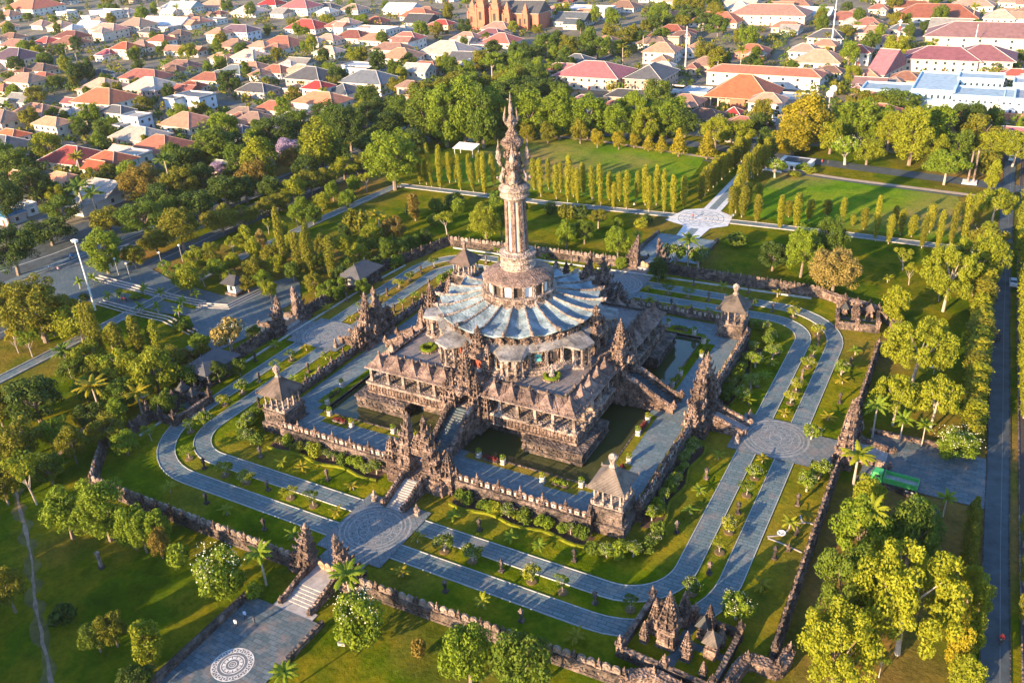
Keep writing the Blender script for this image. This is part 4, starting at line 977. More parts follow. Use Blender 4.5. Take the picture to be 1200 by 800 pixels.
# ---- pavilions and huts on the boulevard side
def hut(name, label, c, rz, w, d, h, mat, wallm, open_=True, over=1.0, rh=2.4):
    t = thing(name, label, 'pavilion', (*c, -.1), rz)
    b = MB(); b.box((0, 0, 0), (w+.6, d+.6, .7)); b.build('base', M['wallstone'], t)
    if open_:
        for x in (-.42, -.14, .14, .42):
            for y in (-.42, .42):
                b = MB(); b.box((x*w, y*d, .7), (.4, .4, h)); b.box((x*w, y*d, .7), (.6, .6, .6)); b.build('column', M['pale'], t)
        b = MB(); b.box((0, d*.2, .7), (w*.8, d*.4, h*.6)); b.build('wall', M[wallm], t)
    else:
        b = MB(); b.box((0, 0, .7), (w*.8, d*.8, h)); b.build('wall', M[wallm], t)
        b = MB(); b.box((0, -d*.4-.03, 1.3), (w*.3, .1, h*.5)); b.build('window', M['glass'], t)
    b = MB(); b.box((0, 0, .7+h), (w+over*2, d+over*2, .25)); b.box((0, 0, .95+h), (w+over*2, d+over*2, rh), 0, 0, .42, .06)
    b.tube([(-.21*(w+over*2), 0, .95+h+rh), (.21*(w+over*2), 0, .95+h+rh)], .18, 5); b.pyr((-.21*(w+over*2), 0, .95+h+rh), .4, .4, .9); b.pyr((.21*(w+over*2), 0, .95+h+rh), .4, .4, .9)
    b.build('roof', M[mat], t)
hut('entry_pavilion', 'dark roofed open pavilion in the left wall below the boulevard gate', (-66.2, -27), PI/2, 9, 6, 2.9, 'r_charcoal', 'grey')
hut('entry_pavilion', 'dark roofed open pavilion in the left wall above the boulevard gate', (-66.2, 29), PI/2, 9, 6, 2.9, 'r_charcoal', 'grey')
hut('guard_hut', 'small white guard hut with dark roof beside the entrance road', P(277, 343)[:2], 0, 3.6, 3.6, 2.8, 'r_charcoal', 'whitewash', False, .9, 1.6)

# ================================================================ vegetation builders
def leaf_mesh(name, seed, lobes, n, size, mat, inner=.12, up=.25):
    """n leaf faces spread over each lobe (x, y, z, rx, ry, rz)"""
    rs = np.random.RandomState(seed); V = []
    for (x, y, z, rx, ry, rz) in lobes:
        d = rs.normal(size=(n, 3)); d[:, 2] += up; d /= np.linalg.norm(d, axis=1)[:, None]
        rad = np.where(rs.rand(n) < inner, rs.uniform(.3, .8, n), rs.uniform(.82, 1.1, n))[:, None]
        c = np.array([x, y, z])+d*rad*np.array([rx, ry, rz])
        nr = d+rs.normal(size=(n, 3))*.55; nr /= np.linalg.norm(nr, axis=1)[:, None]
        t = np.cross(nr, rs.normal(size=(n, 3))); t /= np.linalg.norm(t, axis=1)[:, None]; b = np.cross(nr, t)
        s = (size*rs.uniform(.6, 1.3, n))[:, None]
        V.append(np.stack([c-t*s-b*s*.25, c+b*s*.62-t*s*.1, c+t*s+b*s*.1, c-b*s*.62+t*s*.1], 1).reshape(-1, 3))
    V = np.concatenate(V); nq = len(V)//4
    me = bpy.data.meshes.new(name)
    me.vertices.add(nq*4); me.loops.add(nq*4); me.polygons.add(nq)
    me.vertices.foreach_set('co', V.ravel().astype(np.float32)); me.loops.foreach_set('vertex_index', np.arange(nq*4, dtype=np.int32))
    me.polygons.foreach_set('loop_start', np.arange(0, nq*4, 4, dtype=np.int32)); me.polygons.foreach_set('loop_total', np.full(nq, 4, dtype=np.int32))
    me.materials.append(mat); me.update(calc_edges=True); me.validate()
    return me
def shell_lobes(rg, k, c, R_, rz, lr, flat=.85, low=-.35):
    out = []
    while len(out) < k:
        d = Vector((rg.gauss(0, 1), rg.gauss(0, 1), rg.gauss(0, 1))).normalized()
        if d.z < low: continue
        q = rg.uniform(.55, .95); s = lr*rg.uniform(.65, 1.35)
        out.append((c[0]+d.x*R_*q, c[1]+d.y*R_*q, c[2]+d.z*rz*q, s, s, s*flat))
    return out
def trunk_mesh(name, rg, top, r, spread, nb, mat, lean=.3):
    b = MB(); lx, ly = rg.uniform(-lean, lean), rg.uniform(-lean, lean)
    b.tube([(0, 0, -.3), (lx*.4, ly*.4, top*.4), (lx, ly, top*.75), (lx*1.2, ly*1.2, top)], [r*1.3, r, r*.8, r*.5], 7)
    for i in range(nb):
        a = 2*PI*i/nb+rg.uniform(-.4, .4); q = rg.uniform(.6, 1)*spread; z0 = top*rg.uniform(.5, .8)
        b.tube([(lx*.8, ly*.8, z0), (math.cos(a)*q*.5+lx, math.sin(a)*q*.5+ly, z0+top*.3), (math.cos(a)*q+lx, math.sin(a)*q+ly, z0+top*.55+.5)], [r*.5, r*.36, r*.15], 5)
    return b.mesh(name, mat)
def palm_meshes(seed, nf, L, top, droop, r, w=.34):
    rg = random.Random(seed); b = MB(); lx = rg.uniform(-.5, .5)
    b.tube([(0, 0, -.2), (lx*.3, 0, top*.4), (lx, 0, top)], [r*1.3, r, r*.85], 7); tr = b.mesh('trunk', M['palebark'])
    b = MB()
    for i in range(nf):
        a = 2*PI*i/nf*1.0+rg.uniform(-.25, .25); el = rg.uniform(.25, 1.25) if i % 3 else rg.uniform(-.1, .35); l = L*rg.uniform(.8, 1.1)
        p = Vector((lx, 0, top)); e = el; pr = None
        for k in range(7):
            t = k/6; d = Vector((math.cos(a)*math.cos(e), math.sin(a)*math.cos(e), math.sin(e))); sd = Vector((-math.sin(a), math.cos(a), 0)); ww = w*L*.25*(math.sin(PI*min(1, .15+t*.85))**.6)
            cur = (p+sd*ww-Vector((0, 0, ww*.45)), p, p-sd*ww-Vector((0, 0, ww*.45)))
            if pr:
                b.quad(tuple(pr[0]), tuple(cur[0]), tuple(cur[1]), tuple(pr[1])); b.quad(tuple(pr[1]), tuple(cur[1]), tuple(cur[2]), tuple(pr[2]))
                for sgn, j in ((1, 0), (-1, 2)):
                    tip = cur[j]+sd*sgn*ww*.7-Vector((0, 0, ww*.7)); b.poly([tuple(pr[j]), tuple(cur[j]), tuple(tip)])
            pr = cur; p = p+d*(l/6); e -= droop*(.12+.2*t)
    return tr, b.mesh('crown', M['leaf_lime'])
KIND = {}
def make_kinds():
    for v in range(3):
        rg = random.Random(100+v); lm = M['leaf_green']
        def K(kind, tr, lobes, n, size, nat, **kw): KIND.setdefault(kind, []).append((tr, leaf_mesh('crown', hash((len(kind), v)) % 9999+v, lobes, n, size, lm, **kw), nat))
        K('broad', trunk_mesh('trunk', rg, 5.6, .3, 2.8, 5, M['bark']), shell_lobes(rg, 36, (0, 0, 5.3), 4.2, 3.9, 1.3, .85, -.75), 190, .24, 10.2)
        K('round', trunk_mesh('trunk', rg, 4.6, .3, 2, 4, M['bark']), shell_lobes(rg, 38, (0, 0, 5.1), 3.2, 4.3, 1.15, .95, -.85)+[(0, 0, 5., 2.7, 2.7, 3.6)], 150, .25, 8.4)
        K('tall', trunk_mesh('trunk', rg, 5.4, .26, 1.7, 5, M['bark']), shell_lobes(rg, 40, (0, 0, 5.2), 2.6, 4.6, 1.0, 1.0, -.9), 150, .24, 6.9)
        K('umbrella', trunk_mesh('trunk', rg, 6.0, .28, 4.0, 6, M['palebark'], .8), shell_lobes(rg, 48, (0, 0, 5.9), 5.7, 3.5, 1.2, .7, -.4), 180, .24, 11.8)
        K('grand', trunk_mesh('trunk', rg, 5., .3, 2.8, 6, M['bark']), shell_lobes(rg, 95, (0, 0, 5.3), 4.4, 4.2, .92, .85, -.75), 150, .165, 10.2)
        K('grandumb', trunk_mesh('trunk', rg, 5.6, .26, 4.0, 7, M['palebark'], .8), shell_lobes(rg, 110, (0, 0, 5.4), 5.8, 4.1, .85, .75, -.6), 150, .165, 11.8)
        K('grandtall', trunk_mesh('trunk', rg, 5., .26, 1.7, 5, M['bark']), shell_lobes(rg, 85, (0, 0, 5.2), 2.8, 4.7, .75, 1.0, -.9), 140, .165, 6.9)
        K('column', trunk_mesh('trunk', rg, 3., .12, .2, 2, M['palebark'], .05), [(rg.uniform(-.22, .22), rg.uniform(-.22, .22), 1.15+8.5*i/23, *(2*[.38+.72*math.sin(PI*min(1, .12+.82*(1-i/23)**.8))**.8]), .62) for i in range(24)], 95, .19, 2.5, up=.1)
        K('open', trunk_mesh('trunk', rg, 5.2, .22, 3.2, 5, M['palebark'], .8), [(3.1*math.cos(a)*q, 3.1*math.sin(a)*q, rg.uniform(6.2, 9.), s, s, s*.7) for a, q, s in [(2*PI*i/9+rg.uniform(-.3, .3), rg.uniform(.5, 1.1), rg.uniform(.9, 1.6)) for i in range(9)]], 110, .3, 9.)
        K('cone', trunk_mesh('trunk', rg, 4., .2, .5, 3, M['bark'], .1), [(rg.uniform(-.3, .3), rg.uniform(-.3, .3), 1.8+7.4*i/15, *(2*[2.3*(1-i/17)+.25]), .8) for i in range(16)], 110, .3, 5.)
        K('bush', None, shell_lobes(rg, 16, (0, 0, 4.4), 3.5, 3.7, 2.2, .9, -.5), 60, .75, 10.4, inner=.05)
        K('frangi', trunk_mesh('trunk', rg, 4.4, .42, 3.4, 6, M['palebark'], .4), shell_lobes(rg, 22, (0, 0, 6.4), 4.0, 2.6, 1.35, .8, -.3), 70, .5, 10.)
        K('ball', None, shell_lobes(rg, 46, (0, 0, 4.7), 3.9, 4.2, 1.25, .9, -.85), 130, .27, 10.)
        KIND.setdefault('palm', []).append((*palm_meshes(10+v, 18, 3.5, 7.2, 1.0, .2, .4), 6.6))
        KIND.setdefault('smallpalm', []).append((*palm_meshes(20+v, 10, 5.6, 4.6, 1.25, .36, .42), 10.))
make_kinds()
rb_ = np.random.RandomState(5)
BLOS = leaf_mesh('blossoms', 5, shell_lobes(random.Random(5), 22, (0, 0, 6.5), 4.1, 2.8, 1.5, .8, .0), 14, .13, M['blossom'], 0., .6)
LEAFWORD = dict(yellow='yellow-green', lime='bright green', green='mid green', dark='dark green', olive='olive green', gold='golden', cypress='golden green', rust='russet', pink='pinkish', violet='violet-flowered', red='dark red')
KINDWORD = dict(broad='broad-crowned tree', round='dense round tree', tall='tall bushy tree', umbrella='flat-topped spreading tree', column='columnar tree', open='open-branched tree', cone='conical tree',
                bush='rounded shrub', ball='domed blossoming tree', frangi='blossoming frangipani', palm='feathery palm', smallpalm='small drooping palm')
KINDNAME = dict(broad='broad_tree', round='round_tree', tall='bushy_tree', umbrella='spreading_tree', column='columnar_tree', open='branching_tree', cone='conical_tree', bush='shrub', ball='blossoming_tree', frangi='frangipani', palm='palm_tree', smallpalm='small_palm')
vr = random.Random(42); TREES = []
def tree(kind, leaf, x, y, h, w, where, z=-.15, group=None, desc=None):
    big = {'broad': 'grand', 'umbrella': 'grandumb', 'tall': 'grandtall', 'round': 'grandtall'}.get(kind) if h > 13 and z > -.25 else None
    tr, cr, nat = KIND[big or kind][vr.randrange(3)]
    s = h/10.; k = (w/(nat*s)) if w else vr.uniform(.9, 1.1); k = min(max(k, .45), 2.4)
    t = thing(KINDNAME[kind], 'x', 'shrub' if kind == 'bush' else ('palm' if 'palm' in kind else 'tree'), (x, y, z), vr.uniform(0, 6.28), group or KINDWORD[kind]+'s '+where, (s*k, s*k, s))
    if tr: put('trunk', tr, t)
    put('crown', cr, t, mat=M['leaf_'+leaf])
    if kind == 'frangi': put('blossoms', BLOS, t)
    if kind == 'ball': put('blossoms', BLOS, t, (0, 0, -1.2), 0, (1.02, 1.02, 1.12))
    pend(t, desc or LEAFWORD[leaf]+' '+KINDWORD[kind], where); TREES.append((x, y, h)); return t
def trees(where, rows):
    for kind, leaf, u, vb, vt, wpx in rows:
        x, y, _ = P(u, vb); h = max(1.2, zat(x, y, vt)); t = tree(kind, leaf, x, y, h*(vr.uniform(.86, 1.12) if kind == 'column' else 1), wpx/px(x, y, h*.6)[2] if wpx else None, where)
        if kind == 'column': t.rotation_euler = (vr.uniform(-.05, .05), vr.uniform(-.05, .05), vr.uniform(0, 6.28)); t.scale.x *= vr.uniform(.8, 1.25); t.scale.y *= vr.uniform(.8, 1.25)

trees('along the boulevard median', [('broad','olive',262,272,238,48),('broad','olive',290,264,238,36),('round','olive',314,252,230,30),('round','olive',330,246,225,30),('broad','yellow',346,236,203,38),('broad','olive',366,228,198,36),('broad','olive',384,222,196,34),('broad','yellow',404,210,183,36),('broad','olive',420,204,180,32),('broad','olive',434,199,176,30)])
trees('between boulevard and houses', [('broad','green',173,278,232,66),('broad','olive',216,292,240,54),('round','dark',268,243,203,52),('broad','rust',170,240,190,58),('broad','olive',215,238,193,50),('round','green',255,198,146,54),('broad','dark',328,178,132,58),('tall','yellow',308,215,157,48),('broad','rust',300,225,185,40),('round','violet',258,208,188,24),
    ('tall','yellow',378,202,136,58),('round','violet',341,190,160,36),('broad','rust',343,203,172,40),('broad','green',352,165,126,46),('tall','green',395,167,123,50),('broad','dark',412,177,120,52),('tall','dark',432,180,150,40),('broad','green',205,265,228,44),('round','dark',235,262,220,46),('broad','dark',290,238,203,42),('broad','dark',40,240,195,58),('broad','dark',12,265,203,54),('round','green',60,235,205,32),('broad','dark',62,287,252,66),
    ('broad','dark',22,322,262,72),('broad','olive',110,227,195,42),('palm','green',100,250,205,40),('palm','green',115,255,215,36),('broad','dark',195,250,212,46),('broad','dark',240,228,190,44),('tall','green',282,210,165,36),('broad','dark',360,215,180,36),('tall','dark',455,172,130,44),('broad','green',478,160,112,54),('broad','dark',455,140,108,46),('round','dark',222,205,170,40),('broad','dark',275,190,152,44),('broad','green',310,172,136,40),('broad','dark',385,150,115,44),('broad','dark',430,150,118,40),('tall','dark',320,240,205,34),('round','green',400,200,165,34),('round','dark',440,190,155,36),('broad','dark',5,240,200,50),('broad','green',75,262,228,46)])
trees('by the boulevard junction', [('round','lime',128,320,266,48),('round','olive',160,314,285,30),('broad','olive',185,297,268,38),('broad','olive',130,274,240,52),('broad','olive',54,400,322,86),('broad','olive',18,396,333,62),('round','dark',2,378,325,50),('broad','gold',82,388,345,46),('open','gold',22,413,384,26),('open','lime',38,417,387,28),('round','lime',50,396,370,28),('round','green',64,393,368,26)])
trees('near the tall lamp mast', [('broad','yellow',98,400,352,56),('column','olive',113,422,348,15),('column','olive',124,427,350,16),('column','olive',146,426,370,15),('column','olive',166,420,362,16),('column','yellow',181,414,378,12),('column','yellow',188,418,372,14),('broad','yellow',108,440,398,46),('broad','yellow',150,452,406,48),('broad','yellow',187,462,406,58),('tall','lime',130,449,416,38),('palm','green',84,442,398,32),('palm','gold',118,484,438,46),('broad','green',90,448,416,38),('broad','green',148,477,441,48),('broad','dark',112,502,468,42),('broad','olive',128,522,485,46),('broad','olive',90,542,498,36),('palm','gold',166,482,450,36),('broad','yellow',132,408,380,30),('broad','olive',205,440,402,40),('round','green',222,455,428,30),('broad','yellow',168,470,432,40),('broad','green',196,485,455,34),('tall','lime',140,498,466,30),('broad','olive',120,455,425,36),('round','lime',150,532,504,36),('open','lime',178,516,496,22),('round','lime',104,470,440,34)])
trees('on the lower left lawn', [('broad','dark',48,494,440,74),('broad','olive',28,537,490,62),('broad','lime',70,520,486,44),('broad','olive',10,590,545,44),('bush','olive',55,560,535,36),('bush','green',32,553,524,32),('open','yellow',43,590,532,42),('broad','green',62,566,528,42),('bush','dark',76,731,708,34),('broad','green',118,762,726,40),('broad','olive',138,756,713,40),('tall','yellow',180,780,727,42),('broad','dark',165,812,780,46),('broad','olive',18,716,660,48),('broad','olive',4,500,455,40)])
trees('outside the front wall', [('round','lime',85,630,572,54),('round','lime',130,632,560,68),('round','lime',160,642,590,42),('tall','lime',172,646,597,36),('tall','lime',190,643,594,36),('round','rust',191,653,617,27),('bush','lime',211,663,637,28),('ball','lime',265,698,638,68),('bush','lime',300,698,680,22),('palm','lime',312,684,632,42),('palm','lime',338,808,778,38),('palm','lime',412,708,658,54),('ball','lime',424,758,690,66),('bush','rust',491,769,748,20),('broad','lime',552,802,728,74),('broad','green',615,816,738,78)])
trees('on the lawn beyond the right wall', [('umbrella','yellow',1068,450,370,84),('umbrella','yellow',1046,497,440,56),('umbrella','yellow',1090,502,442,58),('palm','lime',1022,512,460,36),('palm','lime',1054,517,480,28),('palm','lime',1080,522,488,24),('ball','lime',1118,537,502,56),('tall','yellow',1046,380,333,32),('umbrella','yellow',1105,364,282,66),('umbrella','yellow',1140,345,268,66),('open','yellow',1058,316,290,28),('open','yellow',1065,333,306,18),('broad','lime',938,324,263,48),('broad','green',968,312,248,48),('broad','pink',975,347,288,64),('broad','dark',905,317,281,40),('bush','green',862,288,272,26),('open','green',1100,352,332,20),('smallpalm','yellow',1040,330,318,14)])
trees('in the lower right grove', [('broad','yellow',975,806,706,104),('umbrella','yellow',1052,765,636,128),('broad','green',985,735,636,84),('broad','lime',1005,657,583,72),('broad','green',1062,662,588,72),('round','green',1078,642,598,52),('frangi','lime',1070,622,588,48),('tall','yellow',1015,602,556,42),('palm','lime',1105,604,572,26),('palm','yellow',1000,567,518,46),('open','lime',1030,792,760,22),('broad','yellow',1076,692,653,36),('palm','yellow',1010,660,575,50),('broad','yellow',1020,690,625,60)])
trees('lining the right road, lower stretch', [('cone','olive',1140,608,580,20),('cone','olive',1137,628,594,22),('cone','olive',1135,648,612,22),('cone','olive',1133,664,628,22),('cone','olive',1131,685,640,22),('tall','yellow',1134,704,658,26),('tall','yellow',1141,734,673,32),('tall','yellow',1132,774,716,34),('tall','gold',1115,794,723,26),('tall','yellow',1126,818,766,42)])
trees('lining the right road, upper stretch', [('column',('yellow','cypress','cypress','olive')[i%4],1153-(i*.8),300+i*10.2,254+i*10.9,27) for i in range(23)]+[('tall','olive',1140,522,492,20)])
trees('on the right edge beyond the road', [('column','yellow',1197+i*.2,255+i*18,212+i*18.5,18) for i in range(14)]+[('tall','olive',1199,640+i*45,590+i*46,22) for i in range(3)])
trees('in the row before the left field', [('column','cypress',u,b,t,8.2) for i_,(u,b,t) in enumerate( ((492,215,180),(500,216,184),(506,219,171),(516,221,171),(527,214,174),(534,213,180),(540,223,178),(550,212,180),(555,225,186),(561,213,178),(568,227,181),(579,217,181),(590,219,184),(626,222,186),(634,230,186),(643,222,187),(652,233,190),(657,225,192),(665,236,187),(672,230,196),(677,237,201),(684,228,193),(694,234,192),(704,241,195),(714,234,199),(719,244,211),(726,235,204),(734,245,203),(746,234,199),(756,240,196),(760,248,205),(769,240,195),(778,249,198),(789,250,201),(801,244,202)))])
trees('on the left of the avenue', [('column','cypress' if i%2 else 'olive',u,b,t,11) for i,(u,b,t) in enumerate(((821,235,202),(826,229,196),(830,223,192),(836,219,188),(840,215,184),(846,210,180),(850,206,176),(855,201,172),(860,197,168),(864,193,163),(869,189,160),(874,185,156)))])
trees('on the right of the avenue', [('column','cypress' if i%2 else 'olive',u,b,t,11) for i,(u,b,t) in enumerate(((857,255,214),(862,249,208),(869,254,220),(866,232,196),(870,221,186),(876,216,183),(883,209,174),(888,205,170),(893,201,166),(898,197,161),(902,193,157),(876,243,212)))])
trees('in the row before the right field', [('column','cypress' if i%3 else 'olive',u,b,t,10) for i,(u,b,t) in enumerate(((886,260,228),(889,236,214),(914,268,227),(924,254,232),(933,266,227),(948,258,234),(969,252,234),(987,262,232),(999,264,252),(1012,269,246),(1026,282,233),(1041,285,250),(1047,268,239),(1055,275,241),(1068,277,248),(1080,290,246),(1089,272,236),(1098,292,240),(1113,288,234),(1128,284,233),(1143,264,234)))])
trees('behind the left field', [('tall','lime',524,172,96,52),('tall','lime',546,170,88,54),('tall','green',567,173,98,44),('tall','green',500,167,100,52),('tall','lime',580,162,100,46),('tall','lime',622,162,105,52),('round','olive',600,165,135,24),('tall','lime',655,162,103,42),('tall','lime',690,162,108,50),('tall','olive',680,168,138,26),('tall','lime',722,165,118,36),('round','lime',745,162,105,32),('tall','yellow',757,167,125,36),('tall','lime',780,162,118,42),('round','dark',802,162,125,36),('broad','yellow',838,174,134,44),('broad','yellow',862,172,138,46),('round','gold',700,173,150,19),('round','gold',725,175,152,19),('round','gold',743,173,155,17),('cone','gold',760,177,157,17),('cone','gold',775,179,158,17),('cone','gold',795,183,150,22),('cone','gold',828,186,152,24),('round','olive',618,167,142,22),('round','olive',642,168,142,22),('broad','lime',463,222,148,74),('tall','dark',484,182,150,42),('tall','dark',515,168,140,36),('broad','green',560,168,130,50),('tall','lime',638,160,112,40),('tall','lime',672,160,112,40),('round','green',705,160,122,34),('tall','lime',765,158,115,36),('tall','yellow',600,162,112,38)])
trees('behind the right field', [('round','gold',940,175,105,66),('round','gold',928,181,135,54),('tall','lime',985,170,118,42),('tall','lime',1010,168,113,48),('tall','yellow',1040,175,128,36),('frangi','lime',990,193,158,36),('broad','yellow',1015,193,160,40),('tall','yellow',1065,193,123,52),('tall','lime',1090,178,118,58),('broad','yellow',1085,193,150,46),('umbrella','lime',1106,216,175,50),('broad','dark',1130,162,116,46),('broad','green',1050,134,103,58),('round','olive',1025,133,108,38),('broad','yellow',1160,188,152,42),('tall','olive',1150,204,173,42),('tall','yellow',1160,224,186,19),('umbrella','yellow',1162,262,220,52),('umbrella','yellow',1186,195,150,52),('cone','lime',1145,160,140,13),('cone','lime',1165,160,138,13),('cone','lime',1192,158,138,13),('round','dark',900,178,148,32),('round','dark',888,163,130,26),('tall','lime',1030,165,120,40),('tall','green',960,160,122,36),('umbrella','olive',1152,305,264,52),('round','yellow',972,180,140,36),('round','green',1120,190,150,36)])
trees('on the lawn behind the back wall', [('bush','green',511,249,231,19),('bush','dark',534,243,226,28),('bush','lime',537,250,231,17),('column','rust',487,258,224,15),('bush','dark',480,256,236,12),('open','yellow',524,274,247,30),('broad','yellow',570,285,236,44),('broad','lime',588,278,234,32),('bush','dark',645,251,236,17),('bush','olive',664,258,238,24),('bush','dark',680,256,240,22),('umbrella','olive',701,267,245,26),('tall','lime',664,290,257,28),('broad','green',685,285,256,28),('round','lime',725,270,254,14),('bush','yellow',751,268,254,18),('bush','dark',758,262,250,14),('broad','lime',724,304,265,36),('palm','lime',747,291,268,15),('palm','green',806,314,267,28),('frangi','green',790,314,284,32),('frangi','green',818,314,288,32),('bush','green',862,287,272,19),('round','lime',728,315,300,17),('round','dark',771,330,300,26),('bush','green',583,243,222,24),('bush','green',610,250,232,20),('bush','green',508,266,250,16)])
trees('between perimeter path and left wall', [('broad','yellow',224,347,307,36),('open','lime',205,332,309,28),('open','yellow',235,312,287,28),('column','olive',335,317,249,14),('tall','yellow',343,302,271,15),('column','olive',351,320,276,12),('column','olive',361,324,275,12),('column','olive',368,327,269,13),('column','olive',389,327,269,13),('broad','olive',300,327,297,30),('round','yellow',325,322,297,23),('broad','lime',258,327,301,26),('bush','olive',418,273,243,33),('round','dark',405,286,260,19),('palm','gold',446,277,242,28),('broad','rust',462,284,251,32),('broad','yellow',436,292,261,32),('broad','yellow',420,312,284,32),('round','green',455,307,277,26),('round','green',470,302,277,24),('round','green',485,294,273,22),('round','dark',500,288,267,20),('broad','lime',395,347,324,26),('broad','lime',382,352,329,24),('frangi','pink',272,417,375,46),('round','lime',236,410,391,28),('bush','rust',218,426,409,26),('round','dark',400,335,310,24),('broad','green',380,318,292,24),('broad','olive',320,312,284,28),('broad','green',345,330,304,26),('tall','olive',378,305,274,20),('broad','yellow',405,300,272,26),('round','green',430,300,276,24),('broad','lime',310,340,315,24),('broad','olive',370,345,318,26),('bush','green',420,322,306,22),('bush','dark',440,318,300,22),('bush','green',465,312,297,20),('broad','yellow',275,318,294,24),('open','yellow',240,335,312,24),('broad','yellow',230,322,292,30),('broad','olive',250,318,290,28),('tall','yellow',300,308,276,22),('broad','lime',215,338,316,24),('broad','yellow',270,338,316,22),('round','olive',292,342,320,22),('broad','yellow',318,350,326,22),('tall','lime',330,300,272,20),('broad','yellow',352,300,272,24),('broad','green',410,322,298,24),('round','olive',240,425,402,26),('broad','dark',258,448,422,26),('round','green',282,440,418,20),('bush','rust',228,440,420,24),('broad','green',300,400,380,22),('broad','lime',425,345,325,20),('round','green',398,352,334,18)])
trees('between boulevard and perimeter path', [('open','yellow',275,300,274,19),('tall','yellow',290,296,263,24),('tall','pink',308,296,267,17),('open','yellow',315,274,255,11),('round','lime',349,264,237,23),('round','yellow',378,246,225,28),('tall','lime',391,235,210,19),('round','green',368,263,239,25),('round','lime',408,244,221,26),('round','lime',415,226,205,19),('open','yellow',430,224,201,17),('open','lime',195,322,305,18),('broad','yellow',250,300,282,22),('tall','yellow',333,280,258,16),('round','lime',355,250,228,18)])
trees('on the entrance fork verges', [('smallpalm','lime',u,b,b-18,16) for u,b in ((94,338),(110,333),(128,354),(142,352),(166,366),(186,367),(210,371),(170,345),(214,360),(190,350),(232,352))]+[('bush','lime',160,350,343,16),('bush','green',216,386,372,24),('bush','dark',100,352,343,12)])
for i in range(44):                      # planting that carries on below the frame and shades the lawn
    tree(('broad', 'tall', 'round')[i % 3], ('green', 'olive', 'lime')[i % 3], -122+(i % 26)*5.4+vr.uniform(-2, 2), -129-vr.uniform(0, 24)-max(0, (i % 26)-13)*1.3, vr.uniform(11., 18), None, 'south of the lower left lawn')
# more trees below the frame, added unseen to streak the lawn with shade
for i in range(40):
    x, y, h = -112+(i % 20)*4.8+vr.uniform(-2, 2), -116-vr.uniform(0, 16), vr.uniform(8, 15)
    if px(x, y, h+1)[1] > 815 or px(x, y, h)[0] < -30: tree(('tall', 'column', 'broad')[i % 3], ('green', 'olive', 'lime')[i % 3], x, y, h, None, 'south of the lower left lawn')
poly_px = [(462, 132), (560, 74), (640, 50), (720, 28), (800, 4), (850, -4), (846, 22), (760, 50), (690, 64), (648, 92), (640, 118), (560, 140)]  # outline of the old wood along the town street
def inside(p, poly):
    c = False; n = len(poly)
    for i in range(n):
        (x1, y1), (x2, y2) = poly[i], poly[(i+1) % n]
        if (y1 > p[1]) != (y2 > p[1]) and p[0] < (x2-x1)*(p[1]-y1)/(y2-y1)+x1: c = not c
    return c
k = 0; spots = []
for tries in range(4000):
    u, v = vr.uniform(460, 850), vr.uniform(0, 140)
    if not inside((u, v), poly_px): continue
    x, y, _ = P(u, v+10)
    if any(math.hypot(x-a, y-b_) < 8.5 for a, b_ in spots): continue
    spots.append((x, y)); tree(vr.choice(('broad', 'broad', 'round', 'tall', 'umbrella')), vr.choice(('green', 'dark', 'green', 'lime', 'olive')), x, y, vr.uniform(10, 15), None, 'in the old wood beside the crimson offices', -.3); k += 1
    if k >= 75: break

# ================================================================ the town
b = MB(); b.box((0, 0, 0), (1.5, .14, 1.6)); b.box((0, -.05, .12), (1.25, .12, 1.36), 0, 1); WIN = b.mesh('window', [M['whitewash'], M['glass']])
b = MB(); b.box((0, 0, 0), (1.7, .14, 2.3)); b.box((0, -.05, 0), (1.3, .12, 2.1), 0, 1); DOOR = b.mesh('door', [M['whitewash'], M['redpanel']])
RW = dict(terracotta='terracotta', orange='orange', salmon='salmon pink', brown='dark brown', rust='rusty brown', crimson='crimson', mauve='mauve', purple='dark purple', slate='slate blue', charcoal='charcoal', greyroof='grey', beige='beige', bluesteel='pale blue', whiteroof='white', redroof='red', tarpblue='bright blue')
HOUSES = []
def roof_into(b, w, d, z, kind, over, pitch):
    W, D = w/2+over, d/2+over
    if kind == 'flat':
        b.box((0, 0, z), (w+.5, d+.5, .35)); b.box((0, 0, z+.35), (w-.6, d-.6, .03))
        for x, y, ww, dd in ((0, -d/2, w+.7, .35), (0, d/2, w+.7, .35), (-w/2, 0, .35, d), (w/2, 0, .35, d)): b.box((x, y, z+.3), (ww, dd, .7), 0, 1)
        return z+1
    b.box((0, 0, z-.12), (2*W, 2*D, .22), 0, 1); z += .1
    if kind == 'gable':
        h = pitch*D; p = [(-W, -D, z), (W, -D, z), (W, D, z), (-W, D, z), (-W, 0, z+h), (W, 0, z+h)]
        b._add(p, [(0, 1, 5, 4), (2, 3, 4, 5), (0, 4, 3), (1, 2, 5)]); b.tube([p[4], p[5]], .16, 5, 1); return z+h
    m_ = min(W, D); h = pitch*m_
    if W >= D: r0, r1 = (-(W-D*.96), 0, z+h), (W-D*.96, 0, z+h); fs = [(0, 1, 5, 4), (2, 3, 4, 5), (3, 0, 4), (1, 2, 5)]
    else: r0, r1 = (0, -(D-W*.96), z+h), (0, D-W*.96, z+h); fs = [(0, 1, 4), (1, 2, 5, 4), (2, 3, 5), (3, 0, 4, 5)]
    p = [(-W, -D, z), (W, -D, z), (W, D, z), (-W, D, z), r0, r1]; b._add(p, fs)
    for i, j in ((0, 4), (1, 5 if W >= D else 4), (2, 5), (3, 4 if W >= D else 5), (4, 5)): b.tube([p[i], p[j]], .15, 5, 1)
    return z+h
hr = random.Random(11)
PALECAP = {}
